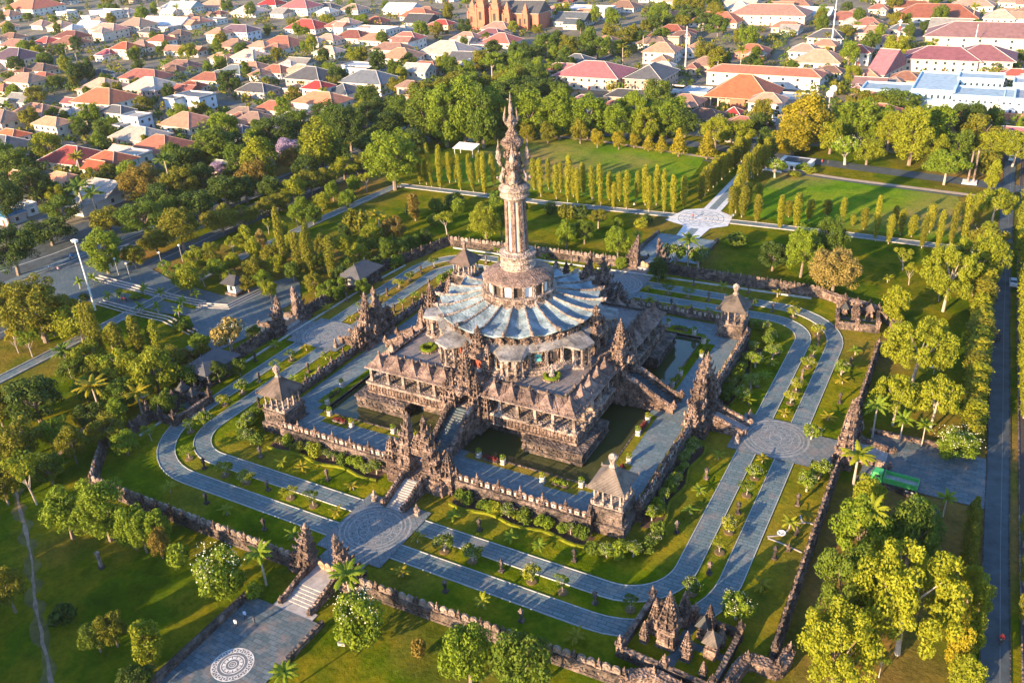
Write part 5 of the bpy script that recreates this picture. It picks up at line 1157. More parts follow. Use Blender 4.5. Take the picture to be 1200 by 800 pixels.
def caps(roof):
    if roof not in PALECAP:
        c = M['r_'+roof].node_tree; PALECAP[roof] = mat_plain('pale_'+roof+'_ridge', {'terracotta': (.5, .34, .27), 'orange': (.55, .36, .26), 'salmon': (.58, .45, .38), 'brown': (.36, .25, .2), 'rust': (.4, .25, .18)}.get(roof, (.5, .46, .43)), .8, .15, .8)
    return PALECAP[roof]
def house_at(x, y, w, d, st, kind, roof, wall, rz=0., where='in town', pitch=.52, windows=True, name='house', desc=None, label=None, over=.9, z=-.3, annex=True):
    H = st*3.1+.3; t = thing(name, label or 'x', 'house' if name == 'house' else 'building', (x, y, z), rz, None if label else 'houses '+where)
    b = MB(); b.box((0, 0, -.3), (w, d, H+.3)); b.box((0, 0, 0), (w+.12, d+.12, .5))
    for s in range(1, st): b.box((0, 0, s*3.1), (w+.3, d+.3, .28))
    b.build('wall', M[wall], t)
    b = MB(); roof_into(b, w, d, H, kind, over, pitch)
    if kind == 'hip' and hr.random() < .4: b.box((w*.15, 0, H+pitch*min(w, d)*.3), (.8, .8, 1.6), 0, 1)
    b.build('roof', [M['r_'+roof], caps(roof)], t)
    wing = None
    if annex and name == 'house' and hr.random() < .6:
        aw, ad, ah = w*hr.uniform(.4, .62), d*hr.uniform(.5, .8), (st if hr.random() < .4 else 1)*3.1+.25; sx = hr.choice((-1, 1)); wing = (sx*(w-aw)*.5, aw/2)
        b = MB(); b.box((wing[0], -d/2-ad/2+.02, -.3), (aw, ad, ah+.3)); b.build('wing_wall', M[wall], t)
        bb = MB(); roof_into(bb, aw, ad+1.5, ah, hr.choice(('hip', 'hip', 'gable', 'flat')) if kind != 'flat' else 'flat', .6, .5)
        b = MB(); b._add([(p[0]+wing[0], p[1]-d/2-ad/2+.5, p[2]) for p in bb.v], bb.f, 0); b.m = list(bb.m); b.build('wing_roof', [M['r_'+(roof if hr.random() < .7 else 'greyroof')], caps(roof)], t)
        if windows:
            for xx in (-.25, .25): put('window', WIN, t, (wing[0]+xx*aw, -d/2-ad-.05, .95))
            put('window', WIN, t, (wing[0]+aw/2+.06, -d/2-ad/2, .95), PI/2)
    if annex and name == 'house' and hr.random() < .3:
        b = MB(); b.lathe([(.6, 0), (.62, 1.2), (.5, 1.45), (.1, 1.55)], 10); b.build('water_tank', M[hr.choice(('r_bluesteel', 'metal', 'r_tarpblue', 'r_rust'))], t, (w*.5-.9, d*.5-.2, H-.2))
    if windows:
        for s in range(st):
            n = max(1, min(8, int(w/3.4)))
            for i in range(n):
                xx = (i+.5-n/2)*w/n
                if wing and abs(xx-wing[0]) < wing[1]+.8: continue
                put('door' if (s == 0 and i == n//2) else 'window', DOOR if (s == 0 and i == n//2) else WIN, t, (xx, -d/2-.06, s*3.1+(.0 if (s == 0 and i == n//2) else .95)))
            n = max(1, min(6, int(d/3.8)))
            for i in range(n): put('window', WIN, t, (w/2+.06, (i+.5-n/2)*d/n, s*3.1+.95), PI/2)
    HOUSES.append((x, y, max(w, d)*(.62 if not wing else .78)))
    if not label: pend(t, desc or ('%s house, %s %s roof' % ({'cream': 'cream', 'whitewash': 'white', 'bluewhite': 'bluish white', 'tan': 'tan', 'grey': 'grey', 'skyblue': 'pale blue', 'brick': 'brick', 'pinkwall': 'pink', 'greenwall': 'green'}[wall], RW[roof], {'hip': 'hipped', 'gable': 'gabled', 'flat': 'flat'}[kind])), where)
    return t
def hzone(u, v):
    if v < 38: r = 'on the skyline'
    elif v < 75: r = 'in mid town'
    elif v < 120: r = 'in near town'
    else: r = 'behind boulevard trees'
    c = ('at the left edge' if u < 100 else 'left of the church' if u < 330 else 'near the church' if u < 680 else 'above the playing fields' if u < 900 else 'near the blue complex')
    return r+' '+c
def house(u, v, wpx, dr, st, kind, roof, wall='whitewash', rz=0., **kw):
    H = st*3.1; x, y, _ = P(u, v, H); s = px(x, y, H)[2]; w = 1.18*wpx/s/(.87+.5*dr)
    return house_at(x, y, w, w*dr, st, kind, roof, wall, rz if rz else hr.uniform(-.05, .05), hzone(u, v), **kw)
T_ = [(40,8,58,.8,2,'hip','terracotta'),(12,18,26,.8,1,'hip','terracotta'),(78,14,20,.8,2,'flat','whiteroof'),(125,13,36,.5,2,'flat','whiteroof'),(150,15,22,.8,1,'hip','salmon'),(8,31,22,.8,1,'hip','terracotta'),(50,29,22,.8,1,'hip','salmon'),(72,31,28,.8,1,'hip','terracotta'),(108,31,34,.6,2,'gable','bluesteel'),(128,34,40,.5,2,'hip','salmon','cream'),(162,29,38,.7,2,'hip','terracotta','cream'),(188,26,36,.6,1,'gable','whiteroof'),
 (22,53,42,.5,1,'hip','brown'),(56,49,26,.8,1,'hip','redroof'),(85,43,38,.6,1,'hip','brown'),(20,67,54,.7,2,'hip','purple','cream'),(48,81,36,.6,1,'hip','brown'),(52,90,28,.6,1,'hip','rust'),(128,63,24,.8,1,'hip','crimson'),(148,56,30,.8,2,'hip','orange'),(167,52,22,.7,1,'hip','brown'),(190,47,28,.7,2,'hip','rust'),(118,87,26,.7,1,'hip','charcoal'),(172,90,56,.5,1,'hip','brown','cream'),(124,116,66,.7,2,'hip','orange'),(28,117,36,.7,1,'gable','greyroof'),(88,120,28,.5,1,'gable','crimson'),
 (46,131,54,.6,1,'hip','terracotta'),(62,144,40,.55,2,'hip','orange','cream'),(80,134,34,.6,1,'hip','greyroof'),(138,130,34,.6,2,'hip','charcoal'),(160,136,30,.7,2,'flat','greyroof','bluewhite'),(191,172,66,.8,1,'hip','rust'),(131,187,50,.7,2,'hip','orange'),(158,180,34,.6,2,'flat','beige'),(33,208,44,.4,1,'gable','orange'),(74,208,36,.5,1,'hip','orange'),(10,183,34,.8,1,'gable','whiteroof'),(14,158,36,.6,1,'hip','orange'),(70,170,28,.6,1,'hip','orange'),(8,249,34,.7,1,'gable','tarpblue','grey'),(30,240,22,.6,1,'flat','whiteroof'),
 (216,8,38,.5,2,'gable','bluesteel'),(255,7,40,.7,1,'hip','terracotta'),(293,14,38,.7,1,'hip','salmon'),(319,5,30,.7,1,'hip','redroof'),(353,8,42,.7,2,'hip','crimson'),(384,9,26,.7,1,'hip','charcoal'),(207,28,38,.7,1,'gable','whiteroof','grey'),(232,26,28,.7,1,'hip','terracotta'),(252,23,24,.7,1,'flat','greyroof'),(281,36,42,.5,2,'hip','purple','bluewhite'),(257,39,26,.8,2,'hip','terracotta'),(361,32,46,.7,1,'hip','redroof'),(395,31,26,.8,1,'hip','redroof'),(333,52,48,.7,1,'hip','rust'),(306,54,26,.7,1,'hip','rust'),
 (293,66,38,.7,1,'hip','salmon'),(277,84,38,.7,1,'hip','slate','bluewhite'),(297,79,32,.7,1,'hip','terracotta'),(325,83,34,.7,1,'hip','terracotta'),(354,83,36,.6,1,'hip','terracotta'),(352,73,30,.5,1,'gable','greyroof'),(386,61,32,.7,1,'hip','salmon'),(386,46,28,.7,1,'hip','salmon'),(217,59,46,.3,1,'gable','terracotta'),(260,67,24,.7,1,'hip','terracotta'),(215,78,42,.6,1,'hip','brown'),(247,92,38,.6,1,'hip','rust'),(226,101,28,.6,1,'hip','rust'),(228,112,42,.6,2,'flat','slate','bluewhite'),(302,105,42,.6,1,'hip','charcoal','grey'),(322,126,38,.7,1,'hip','rust'),(378,118,58,.6,2,'hip','orange'),(373,102,32,.8,2,'hip','redroof'),(287,132,34,.6,1,'hip','brown'),(280,152,30,.6,1,'hip','purple'),
 (415,11,28,.8,1,'hip','salmon'),(472,11,40,.6,1,'gable','bluesteel'),(492,18,40,.7,1,'hip','rust','cream'),(438,34,52,.5,2,'flat','whiteroof'),(407,28,28,.8,2,'hip','redroof'),(428,38,34,.7,1,'hip','rust'),(440,46,34,.7,1,'hip','rust'),(473,35,20,.9,1,'hip','beige'),(478,45,36,.7,2,'hip','redroof'),(415,43,38,.7,1,'hip','brown'),(471,66,44,.8,1,'hip','orange'),(525,60,60,.7,1,'hip','beige'),(460,57,42,.5,1,'hip','brown'),(548,45,34,.7,1,'hip','salmon'),(577,41,36,.7,1,'hip','mauve'),(585,33,36,.7,1,'hip','salmon'),(500,80,42,.6,1,'hip','brown'),(425,77,42,.5,1,'flat','bluesteel','bluewhite'),(402,125,28,.7,1,'flat','terracotta','skyblue'),
 (690,10,54,.6,2,'flat','whiteroof'),(686,18,36,.7,1,'hip','terracotta'),(628,20,28,.7,1,'hip','rust'),(655,13,32,.5,1,'hip','redroof'),(732,8,34,.7,1,'hip','rust'),(776,59,40,.8,2,'hip','terracotta'),(788,40,50,.8,1,'hip','rust'),(768,50,36,.6,1,'hip','brown'),(786,104,36,.6,1,'flat','whiteroof'),(740,112,50,.4,1,'hip','charcoal','tan'),
 (840,24,56,.6,1,'hip','rust'),(954,17,42,.7,1,'gable','bluesteel'),(865,5,46,.6,1,'gable','beige'),(990,22,40,.7,1,'hip','brown'),(820,57,32,.8,1,'hip','rust'),(882,60,38,.7,1,'hip','rust','brick'),(943,59,34,.8,2,'hip','redroof'),(960,70,54,.8,1,'hip','terracotta'),(1005,60,32,.8,2,'hip','redroof'),(1003,18,30,.8,1,'hip','brown'),(1018,28,32,.8,1,'hip','brown'),(1097,18,84,.5,1,'hip','rust'),(1172,20,36,.9,2,'hip','salmon'),(1015,88,28,.8,1,'hip','terracotta'),(1018,118,48,.8,1,'hip','rust'),(1072,8,40,.5,1,'hip','rust'),(1140,6,44,.6,1,'hip','salmon'),(795,20,34,.7,1,'hip','rust'),(930,5,40,.6,1,'hip','rust'),(1190,2,36,.7,1,'hip','salmon')]
for r_ in T_: house(*r_)
# named buildings
def at_eave(u, v, H): x, y, _ = P(u, v, H); return x, y
x, y = at_eave(433, 92, 7); house_at(x, y, 26, 17, 2, 'hip', 'slate', 'whitewash', 0, '', label='two storey white house with slate blue hipped roof at the edge of the trees', over=1.3)
x, y = at_eave(903, 14, 7); house_at(x, y, 52, 24, 2, 'hip', 'salmon', 'cream', 0, '', .45, label='long cream building with broad salmon hipped roof above the playing field trees', name='school_building')
x, y = at_eave(697, 82, 7.5); t = house_at(x, y, 34, 24, 2, 'hip', 'crimson', 'cream', 0, '', .42, label='two storey office block with large crimson hipped roof behind the field trees', name='office_block', over=1.6)
b = MB(); roof_into(b, 22, 12, 6.2, 'hip', 1.4, .4); 
b._add([], []); bb = MB(); bb.box((0, 0, -.3), (22, 12, 6.4)); o = bb.build('side_wing', M['cream'], t, (-20, 6, 0)); b.build('wing_roof', [M['r_crimson'], caps('crimson')], o)
x, y = at_eave(764, 84, 7.5); house_at(x, y, 19, 26, 2, 'hip', 'charcoal', 'tan', 0, '', .5, label='two storey tan building with charcoal hipped roof right of the crimson offices', name='office_block')
x, y = at_eave(872, 108, 4.5)
t = thing('assembly_hall', 'open sided hall with very large orange hipped roof and brick entrance', 'building', (x, y, -.3))
b = MB(); roof_into(b, 27, 22, 4.6, 'hip', 2.2, .62); b.build('roof', [M['r_orange'], caps('orange')], t)
for i in range(8):
    for yy in (-10.5, 10.5): b = MB(); b.box((-12.6+i*3.6, yy, -.3), (.5, .5, 4.9)); b.build('column', M['cream'], t)
b = MB(); b.box((0, -8, -.3), (7, 6, 4.8)); b.build('entrance', M['brick'], t); b = MB(); b.box((0, 2, -.3), (22, 14, 4.6)); b.build('wall', M['pinkwall'], t)
HOUSES.append((x, y, 17))
x, y = at_eave(860, 131, 3.2); t = thing('gate_pavilion', 'small open pavilion with red hipped roof in front of the orange hall', 'pavilion', (x, y, -.3)); b = MB(); roof_into(b, 6, 6, 3.2, 'hip', .8, .6); b.build('roof', [M['r_redroof'], caps('redroof')], t)
for sx in (-2.6, 2.6):
    for sy in (-2.6, 2.6): b = MB(); b.box((sx, sy, -.3), (.4, .4, 3.4)); b.build('column', M['cream'], t)
HOUSES.append((x, y, 5))
for u, v, w, d, lab in ((897, 84, 56, 12, 'long white two storey block with low terracotta roof behind the orange hall'),):
    x, y = at_eave(u, v, 6.5); house_at(x, y, w, d, 2, 'hip', 'terracotta', 'whitewash', -.03, '', .4, label=lab, name='office_block')
for u, v, w, lab in ((808, 104, 20, 'low flat grey blue wing left of the orange hall'), (930, 112, 22, 'low flat grey blue wing right of the orange hall')):
    x, y = at_eave(u, v, 4); house_at(x, y, w, 12, 1, 'flat', 'bluesteel', 'pinkwall', 0, '', label=lab, name='office_block')
for u, v, w, d, st, lab in ((1160, 40, 62, 26, 3, 'large white building with mauve hipped roof at the right edge'), (1105, 66, 34, 20, 2, 'white building with long mauve roof left of the blue complex'), (1152, 66, 28, 24, 2, 'white building with steep mauve hipped roof above the blue complex')):
    x, y = at_eave(u, v, st*3.1); house_at(x, y, w, d, st, 'hip', 'mauve', 'cream', 0, '', .42, label=lab, name='office_block', over=1.5)
x, y = at_eave(1040, 80, 3.2); house_at(x, y, 8, 34, 1, 'gable', 'mauve', 'cream', -.2, '', label='long narrow mauve roofed shed running away from the viewer', name='shed', annex=False)
b = MB(); b.box((0, 0, 0), (.7, .16, 1.4)); SLIT = b.mesh('window', M['glass'])
t = thing('civic_complex', 'pale blue and white flat roofed civic complex with rows of slit windows', 'building', (*at_eave(1130, 108, 6), -.3), 0, None, (1.3, 1.15, 1.15))
HOUSES.append((*at_eave(1130, 108, 6), 44))
for i, (x, y, w, d, h) in enumerate(((-23, -3, 17, 14, 6.2), (-9, 6, 13, 34, 7.4), (6, -6, 18, 16, 6.8), (4, 16, 14, 12, 8.2), (22, -4, 20, 18, 6.4), (22, 16, 16, 12, 7.2), (2, -12, 66, 6, 4.4))):
    b = MB(); b.box((x, y, -.3), (w, d, h+.3)); o = b.build('wall', M['skyblue' if i % 2 else 'bluewhite'], t)
    b = MB(); b.box((x, y, h+.02), (w-.9, d-.9, .06)); b.build('flat_roof', M['r_bluesteel'], o)
    b = MB()
    for xx, yy, ww, dd in ((0, -d/2, w+.3, .4), (0, d/2, w+.3, .4), (-w/2, 0, .4, d-.4), (w/2, 0, .4, d-.4)): b.box((x+xx, y+yy, h-.1), (ww, dd, .8))
    b.build('parapet', M['skyblue'], o)
    n = int(w/1.75)
    for j in range(n): put('window', SLIT, o, (x+(j+.5-n/2)*w/n, y-d/2-.05, h-2.6))
for x in (-14, 10, 26):
    b = MB(); b._add([(x-1.6, -15.3, 3.6), (x+1.6, -15.3, 3.6), (x, -15.3, 7.6), (x-1.6, -14.8, 3.6), (x+1.6, -14.8, 3.6), (x, -14.8, 7.6)], [(0, 1, 2), (5, 4, 3), (0, 2, 5, 3), (1, 4, 5, 2)]); b.build('gable_crest', M['white'], t)
b = MB(); b.box((10, -15.6, -.3), (40, 3, 2.6)); b.build('brick_base', M['brick'], t)
# brick church with stepped towers
x, y, _ = P(572, 34); t = thing('brick_church', 'orange brick church with clustered stepped towers at the top of town', 'church', (x, y, -.3)); HOUSES.append((x, y+14, 26))
b = MB(); b.box((18, 14, 0), (44, 20, 11)); b.build('nave_wall', M['brick'], t)
b = MB(); roof_into(b, 44, 20, 11, 'gable', .8, .7); b.build('roof', [M['r_charcoal'], caps('charcoal')], t, (18, 14, 0))
for xx, yy, w, h in ((-12, 0, 6, 17), (-3, -2, 7, 24), (9, -2, 7, 22), (17, 0, 5.5, 16), (31, 2, 4.5, 15)):
    b = MB(); b.box((xx, yy, 0), (w, w, h*.62)); b.box((xx, yy, h*.62), (w*1.12, w*1.12, .7)); b.box((xx, yy, h*.62+.7), (w*.8, w*.8, h*.18)); b.box((xx, yy, h*.8+.7), (w*.95, w*.95, .5)); b.box((xx, yy, h*.8+1.2), (w*.6, w*.6, h*.12)); b.pyr((xx, yy, h*.92+1.2), w*.62, w*.62, h*.22)
    for sx in (-1, 1):
        for sy in (-1, 1): b.box((xx+sx*w*.47, yy+sy*w*.47, 0), (w*.2, w*.2, h*.68)); b.pyr((xx+sx*w*.47, yy+sy*w*.47, h*.68), w*.24, w*.24, h*.1)
    o = b.build('tower', M['brick'], t)
    b = MB(); b.box((xx, yy-w*.5-.06, h*.3), (w*.3, .2, h*.24)); b.build('arched_opening', M['void'], o)
for i in range(8): b = MB(); b.box((2+i*4.6, 3.9, 3), (1.6, .3, 4.5)); b.build('arched_window', M['void'], t)
# filler houses and garden trees between the listed ones
zone_ok = lambda x, y: (x < -176 and y > -60) or y > 212
k = 0
for tries in range(6000):
    u, v = hr.uniform(-5, 1205), hr.uniform(-4, 235)
    x, y, _ = P(u, v)
    if not zone_ok(x, y) or inside((u, v), poly_px): continue
    w = hr.uniform(11, 24); d = w*hr.uniform(.55, .85)
    if any(math.hypot(x-a, y-b_) < r_*.84+w*.5+.3 for a, b_, r_ in HOUSES) or any(math.hypot(x-a, y-b_) < 4+w*.35 for a, b_, _h in TREES): continue
    house_at(x, y, w, d, hr.choice((1, 1, 1, 2)), hr.choice(('hip', 'hip', 'hip', 'gable')), hr.choice(('terracotta', 'terracotta', 'rust', 'brown', 'rust', 'redroof', 'greyroof', 'brown', 'charcoal', 'mauve', 'slate', 'beige')), hr.choice(('cream', 'whitewash', 'whitewash', 'pinkwall', 'tan')), hr.uniform(-.06, .06), hzone(u, v)); k += 1
    if k >= 85: break
k = 0
for tries in range(9000):
    u, v = hr.uniform(-5, 1205), hr.uniform(-2, 240)
    x, y, _ = P(u, v)
    if not zone_ok(x, y) or (785 < u < 1000 and 100 < v < 142) or (1050 < u and 75 < v < 145) or (635 < u < 800 and 78 < v < 118): continue
    if any(math.hypot(x-a, y-b_) < r_*.68+1.6 for a, b_, r_ in HOUSES) or any(math.hypot(x-a, y-b_) < 4.5 for a, b_, _h in TREES): continue
    tree(hr.choice(('broad', 'round', 'tall', 'round', 'broad', 'palm')), hr.choice(('green', 'dark', 'green', 'olive', 'lime', 'olive', 'yellow', 'lime')), x, y, hr.uniform(7, 15), None, hzone(u, v), -.3); k += 1
    if k >= 285: break

lob = []
for tries in range(60000):
    u, v = hr.uniform(-8, 1208), hr.uniform(-6, 240)
    x, y, _ = P(u, v)
    if not zone_ok(x, y) or any(math.hypot(x-a, y-b_) < r_*.8+1.2 for a, b_, r_ in HOUSES): continue
    s = hr.uniform(1.5, 3.4); lob.append((x, y, s*hr.uniform(.5, 1.0), s, s, s*.9))
    if len(lob) >= 1500: break
for i, c in enumerate(('green', 'olive', 'dark')):
    o = put('town_greenery', leaf_mesh('town_greenery', 50+i, lob[i::3], 46, .75, M['leaf_'+c])); tag(o, ('mid green', 'olive green', 'dark green')[i]+' mass of garden greenery filling the gaps between town houses', 'greenery', None, 'stuff')

# ================================================================ garden planting and small things
def on_ring(h, side, t): return rot(t, -h, side)
# trees, lanterns and palms of the loop road
lan = MB(); lan.box((0, 0, 0), (.8, .8, .35)); lan.lathe([(.26, .35), (.2, .8), (.24, 1.3), (.2, 1.5)], 8); LAN_A = lan.mesh('pedestal', M['wallstone'])
lan = MB(); lan.box((0, 0, 1.5), (.62, .62, .12)); lan.box((0, 0, 1.62), (.42, .42, .5)); lan.box((0, 0, 2.12), (.75, .75, .3), 0, 0, .3); lan.pyr((0, 0, 2.42), .22, .22, .35); LAN_B = lan.mesh('lamp_head', M['wallstone'])
bed = MB(); bed.lathe([(.85, 0), (.85, .16), (.7, .2), (.3, .22)], 14); BED = bed.mesh('planting_bed', mat_plain('bed_soil', (.13, .085, .035), 1., .4, 3.))
def lantern(x, y, where):
    t = thing('stone_lantern', 'x', 'lantern', (x, y, -.06), 0, 'stone lanterns '+where); put('pedestal', LAN_A, t); put('lamp_head', LAN_B, t); return pend(t, 'small stone lantern post', where)
gr = random.Random(3); SOIL = mat_plain('dark_bed_soil', (.075, .04, .025), 1., .5, 1.5)
patA = 'fflfflf'
for k in range(4):
    nm = SIDE[k]
    for s in (-1, 1):
        side_nm = nm+' median '+('left' if s < 0 else 'right')+' half' 
        for i in range(8):
            tt = s*(8.5+i*5.4); x, y = on_ring(54.45, k, tt)
            if abs(tt) > 43:
                a = (abs(tt)-43)/13.*PI/2; x, y = rot(s*(41+13.4*math.sin(a)), -(41+13.4*math.cos(a)), k)
            c = 'pfflfflf'[i]
            if c == 'l': lantern(x, y, 'on the '+side_nm)
            elif c == 'p': tree('smallpalm', 'gold', x, y, gr.uniform(1.8, 2.4), 3.2, 'on the '+side_nm, -.08)
            else:
                t = tree(gr.choice(('open', 'frangi')), gr.choice(('lime', 'green', 'yellow')), x, y, gr.uniform(2.4, 3.4), gr.uniform(3., 4.), 'on the '+side_nm, -.08)
                put('planting_bed', BED, t, scale=tuple(1/q for q in t.scale))
        # small palms and lanterns on both verges
        for i in range(5):
            tt = s*(11+i*7.4+gr.uniform(-1, 1)); x, y = on_ring(62.6+gr.uniform(-.6, .8), k, tt)
            if i % 2 == 0: tree('smallpalm', gr.choice(('gold', 'yellow', 'lime')), x, y, gr.uniform(2.2, 3.2), 3.6, 'on the '+nm+' outer verge', -.08)
            else: lantern(x, y, 'on the '+nm+' outer verge')
            tt = s*(11+i*5.6+gr.uniform(-1, 1)); x, y = on_ring(46.9+gr.uniform(-.4, .6), k, tt)
            if i in (1, 4): lantern(x, y, 'on the '+nm+' inner lawn')
            else: tree('smallpalm', gr.choice(('gold', 'yellow', 'lime')), x, y, gr.uniform(1.9, 2.7), 3.4, 'on the '+nm+' inner lawn', -.08)
        # shrubs at the foot of the court wall, with a clipped yellow edging
        for i in range(13):
            tt = s*(9.5+i*1.95+gr.uniform(-.5, .5)); x, y = on_ring(41.9+gr.uniform(-.4, .5), k, tt)
            c = gr.choice(('green', 'lime', 'lime', 'green', 'olive', 'yellow', 'lime', 'green'))
            tree('bush' if gr.random() < .6 else 'frangi', c if c != 'red' else 'red', x, y, gr.uniform(1.6, 3.3), gr.uniform(2.0, 3.4), 'below the '+nm+' court wall', -.1)
        b = MB(); q = [on_ring(43.6+.45*math.sin(j*1.1), k, s*(8+j*1.9)) for j in range(15)]; q = smooth_line(q, 3); kerb(b, q, .4, -.1, .4)
        for p in q[::1]:
            for _ in range(5): z = gr.uniform(.2, .6); X, Y = p[0]+gr.uniform(-.35, .35), p[1]+gr.uniform(-.35, .35); b.quad((X-.15, Y, z), (X, Y-.15, z+.1), (X+.15, Y, z), (X, Y+.15, z-.1))
        o = b.build('clipped_hedge', M['leaf_yellow']); tag(o, 'wavy low yellow clipped hedge on the '+nm+' inner lawn, '+('left' if s < 0 else 'right')+' of the steps', 'hedge', 'clipped hedges below the court walls')
        e = [rot(s*8, -40.6, k), rot(s*35, -40.6, k)]; sb = MB(); m_ = [on_ring(43.6+.45*math.sin(j*1.1), k, s*(8+j*1.9)) for j in range(15)]; sb.poly([(*p, -.065) for p in [e[0]]+m_+[e[1]]]); o = struct('planting_bed', sb, SOIL)
    # pavilion corner shrubs
    cs = ((1, -1), (1, 1), (-1, 1), (-1, -1))[k]
    for i in range(7):
        a = math.atan2(cs[1], cs[0])+(i-3)*.3; tree('frangi' if i % 2 else 'bush', gr.choice(('lime', 'green')), cs[0]*37.2+7.2*math.cos(a), cs[1]*37.2+7.2*math.sin(a), gr.uniform(2.2, 3.6), 3.2, 'round the '+('near', 'right', 'far', 'left')[k]+' corner pavilion', -.1)
for i, (u, v) in enumerate(((862, 724), (945, 575), (950, 515), (885, 430), (880, 455), (870, 470), (240, 500), (290, 505), (905, 420), (985, 440), (960, 560))):
    x, y, _ = P(u, v); tree('frangi', 'lime', x, y, 3.6 if i else 4.8, 4.2 if i else 5.6, 'on the loop garden lawns', -.1)
# white pots along the moat
pot = MB(); pot.box((0, 0, 0), (.85, .85, .35)); pot.lathe([(.36, .35), (.55, .8), (.5, 1.1), (.6, 1.2), (.42, 1.22)], 10); POT = pot.mesh('pot_body', M['panel'])
PLANT = {c: leaf_mesh('plant', 3, [(0, 0, 1.55, .55, .55, .5)], 60, .2, M['leaf_'+c]) for c in ('yellow', 'red', 'lime')}
hb_ = MB(); hb_.box((0, 0, 0), (3.2, 1., .35)); HBED = hb_.mesh('trough', M['wallstone']); HPL = leaf_mesh('planting', 4, [(x, 0, .55, .6, .45, .45) for x in (-1.1, -.4, .4, 1.1)], 50, .2, M['leaf_red'])
for k in range(4):
    for s in (-1, 1):
        for i, tt in enumerate((7.2, 12.4, 21.4, 28.3)):
            x, y = rot(s*tt, -(31.5 if i < 2 else 33.2 if i == 2 else 31.6), k)
            t = thing('stone_pot', 'x', 'plant pot', (x, y, ZC+.02), 0, 'white pots along the moat'); put('pot_body', POT, t); put('plant', PLANT[('yellow', 'lime', 'yellow', 'lime')[i]], t); pend(t, 'white stone pot with '+('yellow-green', 'green')[i % 2]+' plant', 'on the '+SIDE[k]+' moat edge')
        for tt in (9.8, 24.8):
            x, y = rot(s*tt, -(31.5 if tt < 12 else 32.8), k); t = thing('flower_trough', 'x', 'flower trough', (x, y, ZC+.02), k*PI/2, 'flower troughs along the moat'); put('trough', HBED, t); put('planting', HPL, t, mat=M['leaf_red' if gr.random() < .6 else 'leaf_lime']); pend(t, 'low stone trough of bedding plants', 'on the '+SIDE[k]+' moat edge')
# stone bird figures sitting on the platform ledge
bird = MB(); bird.box((0, 0, 0), (.7, .7, .3)); bird.ball((0, 0, .75), .42, 1.1, 8, 5); bird.tube([(0, -.2, .9), (0, -.35, 1.35), (0, -.5, 1.5)], [.2, .16, .14], 6); bird.pyr((0, .35, .6), .35, .7, .7); BIRD = bird.mesh('bird_statue', M['pale'])
for k in (0, 1):
    for i in range(8):
        tt = (-22+i*2.6) if i < 4 else (22-(i-4)*2.6)
        if k == 0 and i < 4: continue
        x, y = rot(tt, -24.45, k); o = put('bird_statue', BIRD, None, (x, y, 7.1), k*PI/2); tag(o, 'x', 'statue', 'bird statues on the platform ledge'); pend(o, 'pale stone bird statue on the platform ledge', 'on the '+SIDE[k]+' side')
# stone post on the lower left lawn, white block, info things
t = thing('stone_post', 'single weathered stone post standing on the lower left lawn', 'post', (*P(119, 664)[:2], -.2)); b = MB(); b.box((0, 0, 0), (.9, .9, .4)); b.build('base', M['wallstone'], t); b = MB(); b.box((0, 0, .4), (.5, .5, 2.6), 0, 0, .85); b.box((0, 0, 3.0), (.62, .62, .35)); b.build('shaft', M['pale'], t)
b = MB(); b.box((0, 0, 0), (1.1, 1.5, .6)); b.box((.1, .1, .6), (.8, 1.1, .12)); o = b.build('concrete_block', M['stepstone'], None, (*P(402, 751)[:2], -.2), rz=.3); tag(o, 'white concrete utility box on the grass right of the mandala plaza', 'utility box')
def slab(u, v, lab, col):
    t = thing('information_board', lab, 'sign', (*P(u, v)[:2], -.2)); b = MB(); b.box((0, 0, 0), (.15, .15, 1.3)); b.build('post', M['metal'], t); b = MB(); b.box((0, 0, 1.3), (2.2, .15, .5), 0, 0); b.box((0, 0, 1.8), (2.2, .16, .4), 0, 1); b.build('board', [M['white'], mat_plain('board_'+lab.split()[0], col, .6)], t)
slab(1094, 437, 'red and blue notice board on a post under the spreading trees', (.08, .2, .5))
b = MB()
def torus(b, c, r, rr, m=0): b.tube([(c[0]+r*math.cos(2*PI*i/16), c[1]+r*math.sin(2*PI*i/16), c[2]) for i in range(17)], rr, 5, m)
torus(b, (0, 0, .05), .6, .14); b.lathe([(.5, 0), (.5, .05), (.1, .08)], 14); o = b.build('round_manhole', M['white'], None, (*P(916, 624)[:2], -.08)); tag(o, 'round white well cover with curved kerb lines on the right lawn', 'well cover')
b = MB(); kerb(b, smooth_line(pl((899, 628), (912, 627), (922, 622), (930, 614), (945, 612), (953, 614)), 4), .22, -.08, .02); kerb(b, smooth_line(pl((900, 630), (918, 637), (940, 647)), 4), .22, -.08, .02); kerb(b, smooth_line(pl((938, 603), (940, 610), (945, 612)), 4), .22, -.08, .02); o = struct('garden_path_line', b, M['stepstone'])
for u, v, d in ((933, 626, 'beside the round well cover'), (924, 645, 'on the curved kerb line')):
    b = MB(); statue_mb(b, (0, 0, 0), .9); o = b.build('garden_statue', M['wallstone'], None, (*P(u, v)[:2], -.08)); tag(o, 'small dark garden statue '+d+' on the right lawn', 'statue')
